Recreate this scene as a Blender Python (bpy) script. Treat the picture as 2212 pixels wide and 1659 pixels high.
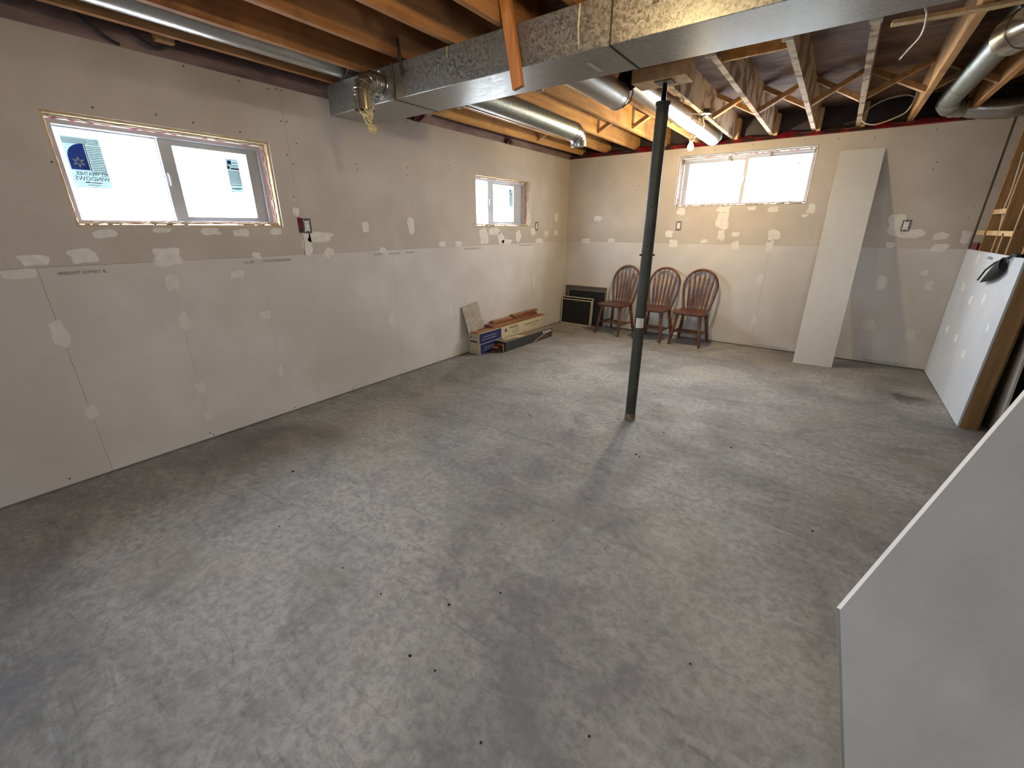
import bpy, bmesh, math, random
from mathutils import Vector, Matrix, noise

scene = bpy.context.scene
for o in list(bpy.data.objects):
    bpy.data.objects.remove(o)
COL = scene.collection
PI = math.pi

# ------------------------------------------------------------------ camera
cam_data = bpy.data.cameras.new('camera')
cam_data.sensor_width = 36.0
cam_data.lens = 36.0 * 914.0 / 2212.0
cam_data.clip_start = 0.02
cam = bpy.data.objects.new('camera', cam_data)
COL.objects.link(cam)
cam.location = (0, 0, 1.435)
cam.rotation_euler = (PI / 2 - math.atan2(338.5, 914.0), 0, math.radians(36.03))
scene.camera = cam

# ------------------------------------------------------------------ daylight, exposure
scene.view_settings.view_transform = 'Standard'
scene.view_settings.look = 'None'
scene.view_settings.gamma = 1.0
scene.view_settings.use_curve_mapping = False
scene.view_settings.exposure = 1.08

world = bpy.data.worlds.new('overcast_sky')
scene.world = world
world.use_nodes = True
bg = world.node_tree.nodes['Background']
bg.inputs['Color'].default_value = (0.79, 0.88, 1.0, 1)
bg.inputs['Strength'].default_value = 22.0


def portal(name, loc, rot, sx, sy):
    d = bpy.data.lights.new(name, 'AREA')
    d.shape = 'RECTANGLE'; d.size = sx; d.size_y = sy
    d.cycles.is_portal = True
    o = bpy.data.objects.new(name, d); COL.objects.link(o)
    o.location = loc; o.rotation_euler = rot
    return o


# daylight portals of the three seen windows and the two added ones (sampling only, they give off no light themselves)
portal('daylight_portal', (-3.60, 1.157, 1.715), (0, -PI / 2, 0), 0.62, 1.2)
portal('daylight_portal', (-3.60, 4.483, 1.715), (0, -PI / 2, 0), 0.62, 1.2)
portal('daylight_portal', (-1.081, 6.29, 1.972), (-PI / 2, 0, 0), 1.55, 0.68)
portal('daylight_portal', (-3.60, -1.757, 1.715), (0, -PI / 2, 0), 0.62, 1.2)
portal('daylight_portal', (1.3, -3.21, 1.80), (PI / 2, 0, 0), 1.3, 0.7)


# ------------------------------------------------------------------ materials
def lin(c):
    out = []
    for v in c:
        v /= 255.0
        out.append(v / 12.92 if v <= 0.04045 else ((v + 0.055) / 1.055) ** 2.4)
    return (out[0], out[1], out[2], 1.0)


MATS = {}


def base_mat(name):
    m = bpy.data.materials.new(name)
    m.use_nodes = True
    MATS[name] = m
    nt = m.node_tree
    return m, nt, nt.nodes['Principled BSDF']


def noisy(name, c1, c2, scale=(1, 1, 1), nscale=5.0, rough=0.8, metal=0.0, bump=0.0, detail=6.0,
          lo=0.35, hi=0.65, dist=0.0, c3=None, s3=1.5, lo3=0.5, hi3=0.65, spec=0.5, bumpscale=None, rough2=None):
    m, nt, p = base_mat(name)
    N = nt.nodes; L = nt.links
    tc = N.new('ShaderNodeTexCoord'); mp = N.new('ShaderNodeMapping')
    mp.inputs['Scale'].default_value = scale
    L.new(tc.outputs['Object'], mp.inputs['Vector'])
    nz = N.new('ShaderNodeTexNoise')
    nz.inputs['Scale'].default_value = nscale; nz.inputs['Detail'].default_value = detail
    nz.inputs['Distortion'].default_value = dist
    L.new(mp.outputs['Vector'], nz.inputs['Vector'])
    rp = N.new('ShaderNodeMapRange')
    rp.inputs['From Min'].default_value = lo; rp.inputs['From Max'].default_value = hi
    L.new(nz.outputs['Fac'], rp.inputs['Value'])
    mx = N.new('ShaderNodeMix'); mx.data_type = 'RGBA'
    mx.inputs['A'].default_value = lin(c1); mx.inputs['B'].default_value = lin(c2)
    L.new(rp.outputs['Result'], mx.inputs['Factor'])
    col = mx.outputs['Result']
    if c3 is not None:
        n3 = N.new('ShaderNodeTexNoise'); n3.inputs['Scale'].default_value = s3; n3.inputs['Detail'].default_value = 4
        L.new(tc.outputs['Object'], n3.inputs['Vector'])
        r3 = N.new('ShaderNodeMapRange'); r3.inputs['From Min'].default_value = lo3; r3.inputs['From Max'].default_value = hi3
        L.new(n3.outputs['Fac'], r3.inputs['Value'])
        m3 = N.new('ShaderNodeMix'); m3.data_type = 'RGBA'
        L.new(col, m3.inputs['A']); m3.inputs['B'].default_value = lin(c3)
        L.new(r3.outputs['Result'], m3.inputs['Factor'])
        col = m3.outputs['Result']
    L.new(col, p.inputs['Base Color'])
    p.inputs['Roughness'].default_value = rough
    if rough2 is not None:
        rr = N.new('ShaderNodeMapRange'); rr.inputs['To Min'].default_value = rough; rr.inputs['To Max'].default_value = rough2
        L.new(rp.outputs['Result'], rr.inputs['Value']); L.new(rr.outputs['Result'], p.inputs['Roughness'])
    p.inputs['Metallic'].default_value = metal
    p.inputs['Specular IOR Level'].default_value = spec
    if bump:
        b = N.new('ShaderNodeBump'); b.inputs['Strength'].default_value = bump
        b.inputs['Distance'].default_value = 0.01
        if bumpscale:
            nb = N.new('ShaderNodeTexNoise'); nb.inputs['Scale'].default_value = bumpscale; nb.inputs['Detail'].default_value = 4
            L.new(mp.outputs['Vector'], nb.inputs['Vector']); L.new(nb.outputs['Fac'], b.inputs['Height'])
        else:
            L.new(nz.outputs['Fac'], b.inputs['Height'])
        L.new(b.outputs['Normal'], p.inputs['Normal'])
    return m


def plain(name, c, rough=0.6, metal=0.0, spec=0.5):
    m, nt, p = base_mat(name)
    N = nt.nodes; L = nt.links
    tc = N.new('ShaderNodeTexCoord')
    nz = N.new('ShaderNodeTexNoise'); nz.inputs['Scale'].default_value = 14.0
    L.new(tc.outputs['Object'], nz.inputs['Vector'])
    mx = N.new('ShaderNodeMix'); mx.data_type = 'RGBA'
    a = lin(c); mx.inputs['A'].default_value = tuple(v * 0.93 for v in a[:3]) + (1,)
    mx.inputs['B'].default_value = tuple(min(1, v * 1.06) for v in a[:3]) + (1,)
    L.new(nz.outputs['Fac'], mx.inputs['Factor'])
    L.new(mx.outputs['Result'], p.inputs['Base Color'])
    p.inputs['Roughness'].default_value = rough
    p.inputs['Metallic'].default_value = metal
    p.inputs['Specular IOR Level'].default_value = spec
    return m


def concrete():
    m, nt, p = base_mat('concrete')
    N = nt.nodes; L = nt.links
    tc = N.new('ShaderNodeTexCoord')

    def nz(scale, detail, dist=0.0, rough=0.55, sc=(1, 1, 1), rot=0.0):
        mp = N.new('ShaderNodeMapping'); mp.inputs['Scale'].default_value = sc; mp.inputs['Rotation'].default_value = (0, 0, rot)
        L.new(tc.outputs['Object'], mp.inputs['Vector'])
        n = N.new('ShaderNodeTexNoise'); n.inputs['Scale'].default_value = scale; n.inputs['Detail'].default_value = detail
        n.inputs['Distortion'].default_value = dist; n.inputs['Roughness'].default_value = rough
        L.new(mp.outputs['Vector'], n.inputs['Vector'])
        return n.outputs['Fac']

    def rng(v, lo, hi, a=0.0, b=1.0):
        r = N.new('ShaderNodeMapRange'); r.inputs['From Min'].default_value = lo; r.inputs['From Max'].default_value = hi
        r.inputs['To Min'].default_value = a; r.inputs['To Max'].default_value = b
        L.new(v, r.inputs['Value']); return r.outputs['Result']

    def mix(f, a, b):
        x = N.new('ShaderNodeMix'); x.data_type = 'RGBA'
        for s, v in (('A', a), ('B', b)):
            if isinstance(v, tuple): x.inputs[s].default_value = v
            else: L.new(v, x.inputs[s])
        if isinstance(f, float): x.inputs['Factor'].default_value = f
        else: L.new(f, x.inputs['Factor'])
        return x.outputs['Result']

    big = rng(nz(0.9, 5, 0.6, 0.6), 0.36, 0.62)
    c = mix(big, lin((124, 124, 125)), lin((170, 169, 166)))
    blue = rng(nz(1.6, 6, 1.0, 0.62, rot=0.6), 0.52, 0.70, 0, 0.75)
    c = mix(blue, c, lin((112, 112, 116)))
    streak = rng(nz(3.2, 9, 0.9, 0.7, sc=(0.9, 2.2, 1), rot=-0.5), 0.50, 0.70, 0, 0.5)
    c = mix(streak, c, lin((186, 182, 174)))
    fine = rng(nz(26, 8, 0.3, 0.75), 0.42, 0.60, 0, 0.5)
    c = mix(fine, c, lin((102, 101, 101)))
    trowel = rng(nz(5.5, 10, 2.2, 0.72, sc=(0.5, 1.8, 1), rot=0.35), 0.56, 0.66, 0, 0.45)
    c = mix(trowel, c, lin((92, 92, 93)))
    tan = rng(nz(1.3, 4, 0.4, 0.5, rot=1.3), 0.55, 0.72, 0, 0.35)
    c = mix(tan, c, lin((170, 158, 136)))
    # damp oily stain beside the partition
    mp = N.new('ShaderNodeMapping'); mp.inputs['Location'].default_value = (-0.79 * 3.2, -4.92 * 4.2, 0); mp.inputs['Scale'].default_value = (3.2, 4.2, 1)
    L.new(tc.outputs['Object'], mp.inputs['Vector'])
    ln = N.new('ShaderNodeVectorMath'); ln.operation = 'LENGTH'; L.new(mp.outputs['Vector'], ln.inputs[0])
    ad = N.new('ShaderNodeMath'); ad.operation = 'MULTIPLY_ADD'; L.new(nz(7, 6, 0.5), ad.inputs[0]); ad.inputs[1].default_value = 1.6
    L.new(ln.outputs['Value'], ad.inputs[2])
    st = rng(ad.outputs[0], 0.95, 1.5, 0.85, 0.0)
    c = mix(st, c, lin((70, 66, 56)))
    L.new(c, p.inputs['Base Color'])
    p.inputs['Specular IOR Level'].default_value = 0.35
    L.new(rng(nz(4, 5), 0.3, 0.7, 0.55, 0.85), p.inputs['Roughness'])
    b = N.new('ShaderNodeBump'); b.inputs['Strength'].default_value = 0.45; b.inputs['Distance'].default_value = 0.006
    L.new(nz(9, 9, 0.8, 0.7, sc=(1, 1.6, 1)), b.inputs['Height'])
    L.new(b.outputs['Normal'], p.inputs['Normal'])
    return m


def galvanised(name, c1, c2, rough=0.42, scale=28.0, metal=0.9, bump=0.0, rvar=0.02):
    m, nt, p = base_mat(name)
    N = nt.nodes; L = nt.links
    tc = N.new('ShaderNodeTexCoord')
    vo = N.new('ShaderNodeTexVoronoi'); vo.inputs['Scale'].default_value = scale
    L.new(tc.outputs['Object'], vo.inputs['Vector'])
    n2 = N.new('ShaderNodeTexNoise'); n2.inputs['Scale'].default_value = scale * 1.6; n2.inputs['Detail'].default_value = 5
    L.new(tc.outputs['Object'], n2.inputs['Vector'])
    sep = N.new('ShaderNodeSeparateColor'); L.new(vo.outputs['Color'], sep.inputs[0])
    add = N.new('ShaderNodeMath'); add.operation = 'MULTIPLY_ADD'
    L.new(sep.outputs[0], add.inputs[0]); add.inputs[1].default_value = 0.45; L.new(n2.outputs['Fac'], add.inputs[2])
    r = N.new('ShaderNodeMapRange'); r.inputs['From Min'].default_value = 0.4; r.inputs['From Max'].default_value = 1.05
    L.new(add.outputs[0], r.inputs['Value'])
    mx = N.new('ShaderNodeMix'); mx.data_type = 'RGBA'
    mx.inputs['A'].default_value = lin(c1); mx.inputs['B'].default_value = lin(c2)
    L.new(r.outputs['Result'], mx.inputs['Factor']); L.new(mx.outputs['Result'], p.inputs['Base Color'])
    p.inputs['Metallic'].default_value = metal
    rr = N.new('ShaderNodeMapRange'); rr.inputs['To Min'].default_value = rough - rvar; rr.inputs['To Max'].default_value = rough + rvar * 1.6
    L.new(r.outputs['Result'], rr.inputs['Value']); L.new(rr.outputs['Result'], p.inputs['Roughness'])
    if bump:
        b = N.new('ShaderNodeBump'); b.inputs['Strength'].default_value = bump; b.inputs['Distance'].default_value = 0.002
        L.new(n2.outputs['Fac'], b.inputs['Height']); L.new(b.outputs['Normal'], p.inputs['Normal'])
    return m


concrete()
noisy('paper_ivory', (199, 194, 189), (210, 206, 201), nscale=2.5, rough=0.88, spec=0.2, c3=(194, 188, 181), s3=0.8)
noisy('paper_skylit', (200, 208, 218), (210, 217, 226), nscale=2.5, rough=0.85, spec=0.2)  # cool window light put into the paper colour of the partition sheet
noisy('patch_white', (228, 231, 234), (236, 238, 240), nscale=12, rough=0.85, spec=0.2)
noisy('paper_tan', (184, 175, 164), (195, 186, 176), nscale=3.0, rough=0.9, spec=0.2, c3=(180, 171, 160), s3=0.9)
noisy('paper_grey', (186, 180, 172), (199, 193, 184), nscale=3.0, rough=0.9, spec=0.2, c3=(192, 184, 172), s3=1.2)
noisy('paper_edge_dimmed', (120, 114, 106), (134, 128, 120), nscale=3.0, rough=0.9, spec=0.2)  # face paper with shade put into its colour, dims the offcut's side edge
noisy('paper_white', (222, 226, 230), (232, 235, 238), nscale=3.0, rough=0.85, spec=0.2)
noisy('compound', (212, 208, 200), (226, 222, 214), nscale=22, rough=0.9, spec=0.2, bump=0.15)
noisy('compound_soft', (208, 204, 197), (216, 212, 205), nscale=22, rough=0.9, spec=0.2)
noisy('joist_front', (138, 94, 56), (172, 124, 76), scale=(34, 1.6, 34), nscale=1.0, rough=0.75, lo=0.3, hi=0.7, c3=(118, 76, 44), s3=3.0)
noisy('joist_back', (176, 128, 72), (212, 166, 104), scale=(30, 2.2, 30), nscale=1.0, rough=0.78, lo=0.3, hi=0.7, c3=(150, 112, 74), s3=3.5, lo3=0.52, hi3=0.7)
noisy('joist_pale', (172, 150, 122), (200, 178, 146), scale=(6, 26, 6), nscale=1.0, rough=0.8, lo=0.3, hi=0.7, c3=(120, 92, 66), s3=6, lo3=0.5, hi3=0.6)
noisy('wood_pale', (196, 164, 118), (222, 192, 146), scale=(25, 25, 3), nscale=1.2, rough=0.75)
noisy('jamb_wood', (168, 146, 110), (190, 168, 130), scale=(9, 9, 9), nscale=2, rough=0.8)
noisy('jamb_grey', (140, 138, 132), (162, 160, 154), nscale=8, rough=0.85)
noisy('wood_cross', (172, 134, 92), (200, 162, 116), scale=(6, 6, 6), nscale=3, rough=0.8)
noisy('wood_stud', (136, 104, 66), (166, 130, 86), scale=(22, 22, 1.6), nscale=1.2, rough=0.75, c3=(120, 76, 44), s3=9, lo3=0.66, hi3=0.72)
noisy('wood_orange', (150, 94, 46), (178, 120, 64), scale=(24, 24, 1.8), nscale=1.2, rough=0.7)
noisy('deck_ply', (104, 82, 68), (134, 108, 90), scale=(3, 22, 3), nscale=1.0, rough=0.85, c3=(84, 62, 52), s3=4)
noisy('sheathing', (86, 66, 44), (108, 84, 56), scale=(3, 3, 12), nscale=1.0, rough=0.85)
noisy('chair_wood', (86, 54, 34), (116, 76, 46), scale=(14, 14, 3), nscale=2.0, rough=0.38, c3=(84, 46, 30), s3=8)
noisy('chair_seat', (84, 50, 42), (102, 64, 50), scale=(16, 4, 16), nscale=2.0, rough=0.35)
noisy('plank_brown', (128, 88, 54), (158, 112, 72), scale=(26, 1.6, 26), nscale=1.2, rough=0.45)
noisy('plank_red', (104, 60, 38), (134, 82, 52), scale=(26, 1.6, 26), nscale=1.2, rough=0.4)
noisy('tile_stone', (140, 128, 114), (172, 160, 144), nscale=9, rough=0.6, detail=9, dist=1.2)
galvanised('galvanised', (122, 123, 120), (168, 168, 162), rough=0.40, scale=95, bump=0.12, rvar=0.08)
galvanised('pipe_metal', (180, 182, 181), (194, 195, 193), rough=0.30, scale=110)
galvanised('pipe_dull', (130, 136, 130), (176, 181, 172), rough=0.45, scale=110, metal=0.75)
galvanised('elbow_metal', (170, 166, 154), (190, 186, 174), rough=0.2, scale=110)
plain('strap_steel', (92, 88, 80), 0.5, 0.7)
plain('seam_dark', (60, 58, 54), 0.7, 0.3)
noisy('post_paint', (52, 54, 49), (66, 68, 62), nscale=8, rough=0.5, spec=0.25, c3=(64, 60, 54), s3=5)
noisy('post_rust', (84, 66, 52), (132, 116, 98), nscale=40, rough=0.85)
plain('black_steel', (28, 28, 29), 0.45, 0.6)
plain('sticker_white', (205, 204, 190), 0.6)
plain('vinyl', (170, 174, 180), 0.4)
plain('screen_frame', (205, 196, 172), 0.45)
plain('screen_grey', (128, 122, 112), 0.5, 0.3)
plain('screen_mesh', (22, 22, 26), 0.8)
plain('screen_mesh_pale', (88, 84, 78), 0.85)
plain('board_white', (214, 213, 208), 0.45)
plain('carton_white', (196, 182, 150), 0.7)
plain('carton_blue', (26, 34, 92), 0.55)
plain('carton_dark', (52, 54, 52), 0.6)
plain('carton_top', (120, 112, 96), 0.7)
plain('carton_brown', (72, 52, 42), 0.6)
plain('print_dark', (40, 38, 40), 0.7)
plain('print_faint', (128, 124, 118), 0.8)
plain('pencil', (176, 171, 163), 0.9)
plain('print_grey', (100, 98, 96), 0.8)
plain('print_white', (200, 200, 205), 0.6)
plain('print_green', (128, 122, 92), 0.7)
plain('black_rubber', (13, 17, 18), 0.45)
plain('dark_bin', (14, 14, 16), 0.5)
plain('gypsum_core', (176, 168, 170), 0.9)
plain('cable_white', (196, 190, 176), 0.5)
plain('cable_dark', (34, 32, 44), 0.6)
plain('outlet_white', (226, 224, 218), 0.4)
plain('outlet_box', (52, 52, 62), 0.5)
plain('porcelain', (226, 214, 186), 0.35)
noisy('poly_clear', (112, 92, 96), (148, 126, 122), nscale=4, rough=0.3, scale=(3, 1, 3), spec=0.6)
noisy('poly_red', (88, 14, 26), (146, 32, 42), nscale=12, rough=0.3, c3=(58, 38, 38), s3=5, lo3=0.48, hi3=0.56)
noisy('poly_rim', (44, 44, 56), (72, 70, 80), nscale=5, rough=0.4)
noisy('insulation', (188, 170, 120), (222, 206, 160), nscale=30, rough=0.95, bump=0.6)
noisy('foam', (150, 142, 124), (186, 178, 160), nscale=30, rough=0.9, bump=0.5)
noisy('foam_pink', (150, 96, 108), (188, 130, 138), nscale=20, rough=0.9)
noisy('backing', (120, 112, 100), (140, 132, 118), nscale=4, rough=0.9)
noisy('plaster_dark', (98, 94, 88), (112, 108, 100), nscale=4, rough=0.9)
noisy('ground_snow', (196, 194, 190), (214, 212, 208), nscale=2, rough=0.9)
plain('debris', (38, 34, 30), 0.9)
plain('label_pale', (190, 205, 205), 0.6)
plain('label_blue', (58, 84, 190), 0.5)
plain('foam_plug', (226, 222, 206), 0.8)

m, nt, p = base_mat('glass')
p.inputs['Base Color'].default_value = (1, 1, 1, 1); p.inputs['Roughness'].default_value = 0.0
p.inputs['Transmission Weight'].default_value = 1.0; p.inputs['IOR'].default_value = 1.02
tr = nt.nodes.new('ShaderNodeBsdfTransparent'); gl = nt.nodes.new('ShaderNodeBsdfGlossy'); gl.inputs['Roughness'].default_value = 0.02
ms = nt.nodes.new('ShaderNodeMixShader')
ms.inputs[0].default_value = 0.04; nt.links.new(tr.outputs[0], ms.inputs[1]); nt.links.new(gl.outputs[0], ms.inputs[2])
nt.links.new(ms.outputs[0], nt.nodes['Material Output'].inputs['Surface'])

# printed sheet stuck on glass: daylight glows through the paper
for nm, c in (('decal_paper', (222, 240, 240)), ('decal_blue', (96, 128, 236)), ('decal_ink', (92, 110, 122)), ('decal_faint', (178, 204, 206))):
    m, nt, p = base_mat(nm)
    tl = nt.nodes.new('ShaderNodeBsdfTranslucent'); df = nt.nodes.new('ShaderNodeBsdfDiffuse')
    a = lin(c); k = 0.27
    tl.inputs['Color'].default_value = tuple(v * k for v in a[:3]) + (1,); df.inputs['Color'].default_value = a
    ms = nt.nodes.new('ShaderNodeMixShader'); ms.inputs[0].default_value = 0.25
    nt.links.new(tl.outputs[0], ms.inputs[1]); nt.links.new(df.outputs[0], ms.inputs[2])
    nt.links.new(ms.outputs[0], nt.nodes['Material Output'].inputs['Surface'])

m, nt, p = base_mat('bulb_glow')
em = nt.nodes.new('ShaderNodeEmission')
em.inputs['Color'].default_value = (1.0, 0.62, 0.24, 1); em.inputs['Strength'].default_value = 9.0
nt.links.new(em.outputs[0], nt.nodes['Material Output'].inputs['Surface'])


# ------------------------------------------------------------------ mesh helpers
class MB:
    def __init__(self):
        self.v = []; self.f = []

    def add(self, vs, fs):
        n = len(self.v)
        self.v += [tuple(a) for a in vs]
        self.f += [tuple(i + n for i in f) for f in fs]
        return self

    def box(self, x0, x1, y0, y1, z0, z1):
        vs = [(x, y, z) for x in (x0, x1) for y in (y0, y1) for z in (z0, z1)]
        return self.add(vs, [(0, 1, 3, 2), (4, 6, 7, 5), (0, 4, 5, 1), (2, 3, 7, 6), (0, 2, 6, 4), (1, 5, 7, 3)])

    def bar(self, a, b, w, h, up=(0, 0, 1)):
        """bar from a to b; w across, h along 'up'"""
        a = Vector(a); b = Vector(b); d = (b - a).normalized()
        s = d.cross(Vector(up)).normalized(); u = s.cross(d).normalized()
        vs = []
        for q in (a, b):
            for i, j in ((-1, -1), (1, -1), (1, 1), (-1, 1)):
                vs.append(q + s * (w / 2 * i) + u * (h / 2 * j))
        return self.add(vs, [(3, 2, 1, 0), (4, 5, 6, 7), (0, 1, 5, 4), (1, 2, 6, 5), (2, 3, 7, 6), (3, 0, 4, 7)])

    def tube(self, pts, r, n=12, caps=True, flat=1.0, up=None):
        pts = [Vector(q) for q in pts]
        rs = r if isinstance(r, (list, tuple)) else [r] * len(pts)
        rings = []
        ref = Vector(up) if up else None
        for i, q in enumerate(pts):
            d = (pts[min(i + 1, len(pts) - 1)] - pts[max(i - 1, 0)])
            if d.length < 1e-9: d = Vector((0, 0, 1))
            d.normalize()
            if ref is None:
                ref = Vector((0, 0, 1)) if abs(d.z) < 0.9 else Vector((1, 0, 0))
            s = d.cross(ref)
            if s.length < 1e-4: s = d.cross(Vector((0.3, 1, 0.1)))
            s.normalize(); u = s.cross(d).normalized()
            if up is None: ref = u
            rings.append([q + s * (rs[i] * math.cos(2 * PI * k / n)) + u * (rs[i] * flat * math.sin(2 * PI * k / n)) for k in range(n)])
        vs = [p_ for ring in rings for p_ in ring]
        fs = []
        for i in range(len(pts) - 1):
            for k in range(n):
                k2 = (k + 1) % n
                fs.append((i * n + k, (i + 1) * n + k, (i + 1) * n + k2, i * n + k2))
        if caps:
            fs.append(tuple(range(n))); fs.append(tuple((len(pts) - 1) * n + k for k in reversed(range(n))))
        return self.add(vs, fs)

    def hollow(self, pts, r, t, n=20):
        """open-ended pipe with wall thickness"""
        a = MB().tube(pts, r, n, caps=False); b = MB().tube(pts, r - t, n, caps=False)
        m_ = len(pts)
        base = len(self.v)
        self.add(a.v, a.f); self.add(b.v, [tuple(reversed(f)) for f in b.f])
        off = m_ * n
        for e in (0, m_ - 1):
            for k in range(n):
                k2 = (k + 1) % n
                q = (base + e * n + k, base + e * n + k2, base + off + e * n + k2, base + off + e * n + k)
                self.f.append(q if e == 0 else tuple(reversed(q)))
        return self

    def lathe(self, prof, c=(0, 0, 0), n=20):
        return self.tube([(c[0], c[1], c[2] + z) for r, z in prof], [max(r, 1e-4) for r, z in prof], n, True)

    def prism(self, poly, ax, a, b):
        """extrude 2D poly along axis ax (0,1,2) between a and b"""
        n = len(poly); vs = []
        for t in (a, b):
            for u, v in poly:
                q = [0, 0, 0]; o = [i for i in range(3) if i != ax]
                q[o[0]] = u; q[o[1]] = v; q[ax] = t
                vs.append(q)
        fs = [tuple(reversed(range(n))), tuple(range(n, 2 * n))]
        for i in range(n):
            j = (i + 1) % n
            fs.append((i, j, n + j, n + i))
        return self.add(vs, fs)

    def slab(self, us, vs_, holes, ax, a, b):
        """rectangular slab us x vs_ with rectangular holes, thickness a..b along axis ax"""
        U = sorted(set([us[0], us[1]] + [c for h in holes for c in h[:2] if us[0] < c < us[1]]))
        V = sorted(set([vs_[0], vs_[1]] + [c for h in holes for c in h[2:] if vs_[0] < c < vs_[1]]))

        def solid(i, j):
            if i < 0 or j < 0 or i >= len(U) - 1 or j >= len(V) - 1: return False
            cu = (U[i] + U[i + 1]) / 2; cv = (V[j] + V[j + 1]) / 2
            return not any(h[0] < cu < h[1] and h[2] < cv < h[3] for h in holes)

        def P(u, v, t):
            q = [0, 0, 0]; o = [k for k in range(3) if k != ax]
            q[o[0]] = u; q[o[1]] = v; q[ax] = t
            return q
        for i in range(len(U) - 1):
            for j in range(len(V) - 1):
                if not solid(i, j): continue
                u0, u1, v0, v1 = U[i], U[i + 1], V[j], V[j + 1]
                for t in (a, b):
                    self.add([P(u0, v0, t), P(u1, v0, t), P(u1, v1, t), P(u0, v1, t)], [(0, 1, 2, 3)])
                for (di, dj, c1, c2) in ((-1, 0, (u0, v0), (u0, v1)), (1, 0, (u1, v0), (u1, v1)), (0, -1, (u0, v0), (u1, v0)), (0, 1, (u0, v1), (u1, v1))):
                    if not solid(i + di, j + dj):
                        self.add([P(*c1, a), P(*c2, a), P(*c2, b), P(*c1, b)], [(0, 1, 2, 3)])
        return self

    def mesh(self, name, mat, smooth=False, weld=True):
        me = bpy.data.meshes.new(name)
        me.from_pydata(self.v, [], self.f)
        bm = bmesh.new(); bm.from_mesh(me)
        if weld: bmesh.ops.remove_doubles(bm, verts=bm.verts, dist=1e-5)
        bmesh.ops.recalc_face_normals(bm, faces=bm.faces)
        bm.to_mesh(me); bm.free()
        if mat: me.materials.append(MATS[mat])
        if smooth:
            me.polygons.foreach_set('use_smooth', [True] * len(me.polygons))
            me.set_sharp_from_angle(angle=math.radians(42))
        return me

    def build(self, name, mat, parent=None, smooth=False, weld=True):
        o = bpy.data.objects.new(name, self.mesh(name, mat, smooth, weld))
        COL.objects.link(o)
        if parent: put(o, parent)
        return o


def put(o, parent):
    """parent o, whose geometry is given in the parent's local frame"""
    o.parent = parent


def tag(o, label, cat, group=None):
    o['label'] = label; o['category'] = cat
    if group: o['group'] = group
    return o


def thing(name, label, cat, loc=(0, 0, 0), rz=0.0, group=None):
    o = bpy.data.objects.new(name, None); COL.objects.link(o)
    o.empty_display_size = 0.1
    o.location = loc; o.rotation_euler = (0, 0, rz)
    return tag(o, label, cat, group)


def struct(o):
    o['kind'] = 'structure'
    return o


def bevel(o, w=0.003, seg=2):
    b = o.modifiers.new('bevel', 'BEVEL'); b.width = w; b.segments = seg; b.limit_method = 'ANGLE'; b.angle_limit = 0.6
    return o


def text(name, s, size, mat, parent, M, extrude=0.0003, sx=1.0, shear=0.0, align='LEFT', bold=0.0):
    """lettering as a thin mesh; M places the local XY text plane"""
    cu = bpy.data.curves.new(name, 'FONT')
    cu.body = s; cu.size = size; cu.extrude = extrude; cu.align_x = align; cu.shear = shear; cu.offset = bold
    cu.resolution_u = 2
    t = bpy.data.objects.new(name, cu); COL.objects.link(t)
    dg = bpy.context.evaluated_depsgraph_get(); dg.update()
    me = bpy.data.meshes.new_from_object(t.evaluated_get(dg))
    bpy.data.objects.remove(t); bpy.data.curves.remove(cu)
    me.transform(M @ Matrix.Diagonal((sx, 1, 1, 1)))
    me.materials.clear(); me.materials.append(MATS[mat])
    o = bpy.data.objects.new(name, me); COL.objects.link(o)
    if parent: put(o, parent)
    return o


def frame_mat(o, u, v):
    """matrix with local X->u, Y->v, origin o"""
    u = Vector(u).normalized(); v = Vector(v).normalized(); w = u.cross(v)
    M = Matrix((u, v, w)).transposed().to_4x4()
    M.translation = Vector(o)
    return M


def blob(rng, w, h, n=22, jag=0.2, square=0.6):
    """irregular trowelled outline"""
    ph = [rng.uniform(0, 2 * PI) for _ in range(4)]; am = [rng.uniform(0.3, 1) * jag for _ in range(4)]
    pts = []
    for i in range(n):
        a = 2 * PI * i / n
        c, s = math.cos(a), math.sin(a)
        k = (abs(c) ** (2 / square * 1.2) + abs(s) ** (2 / square * 1.2)) ** (-square / 2.4)
        r = k * (1 + sum(am[j] * math.sin((j + 2) * a + ph[j]) for j in range(4)) * 0.5 + rng.uniform(-0.06, 0.06))
        pts.append((r * c * w / 2 * 0.95, r * s * h / 2 * 0.95))
    return pts


RNG = random.Random(7)
XL, YB, ZT, ZS, ZJ, ZD = -3.36, 6.05, 2.352, 1.236, 2.40, 2.635
T = 0.0127

# ------------------------------------------------------------------ room shell
floor = struct(MB().box(-3.75, 3.0, -3.2, 6.45, -0.12, 0.0).build('floor', 'concrete'))
ceiling = struct(MB().box(-3.62, 3.0, -3.2, 6.40, ZD, ZD + 0.03).build('ceiling', 'deck_ply'))

W1 = (0.594, 1.720, 1.438, 1.994)
W2 = (3.937, 5.029, 1.443, 1.988)
W3 = (-1.803, -0.354, 1.680, 2.267)
W4_added = (-2.32, -1.194, 1.438, 1.994)      # unseen, added behind the camera to let in more daylight
W5_added = (0.65, 1.95, 1.46, 2.12)           # unseen, added in the rear wall to light the foreground

# left wall: framing behind, gypsum sheets in front
wl = struct(MB().slab((-3.2, 6.063), (0.0, 2.39), [W1, W2, W4_added], 0, XL - T - 0.0002, -3.59).build('wall_left', 'backing'))
wb = struct(MB().slab((-3.59, 3.0), (0.0, 2.3895), [W3], 1, YB + T + 0.0002, 6.28).build('wall_back', 'backing'))
wr = struct(MB().box(2.85, 3.0, -3.2, 6.062, 0, ZD).build('wall_right', 'paper_ivory'))
wf = struct(MB().slab((-3.36, 2.85), (0, ZD), [W5_added], 1, -3.05, -3.2).build('wall_front', 'paper_ivory'))

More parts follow.
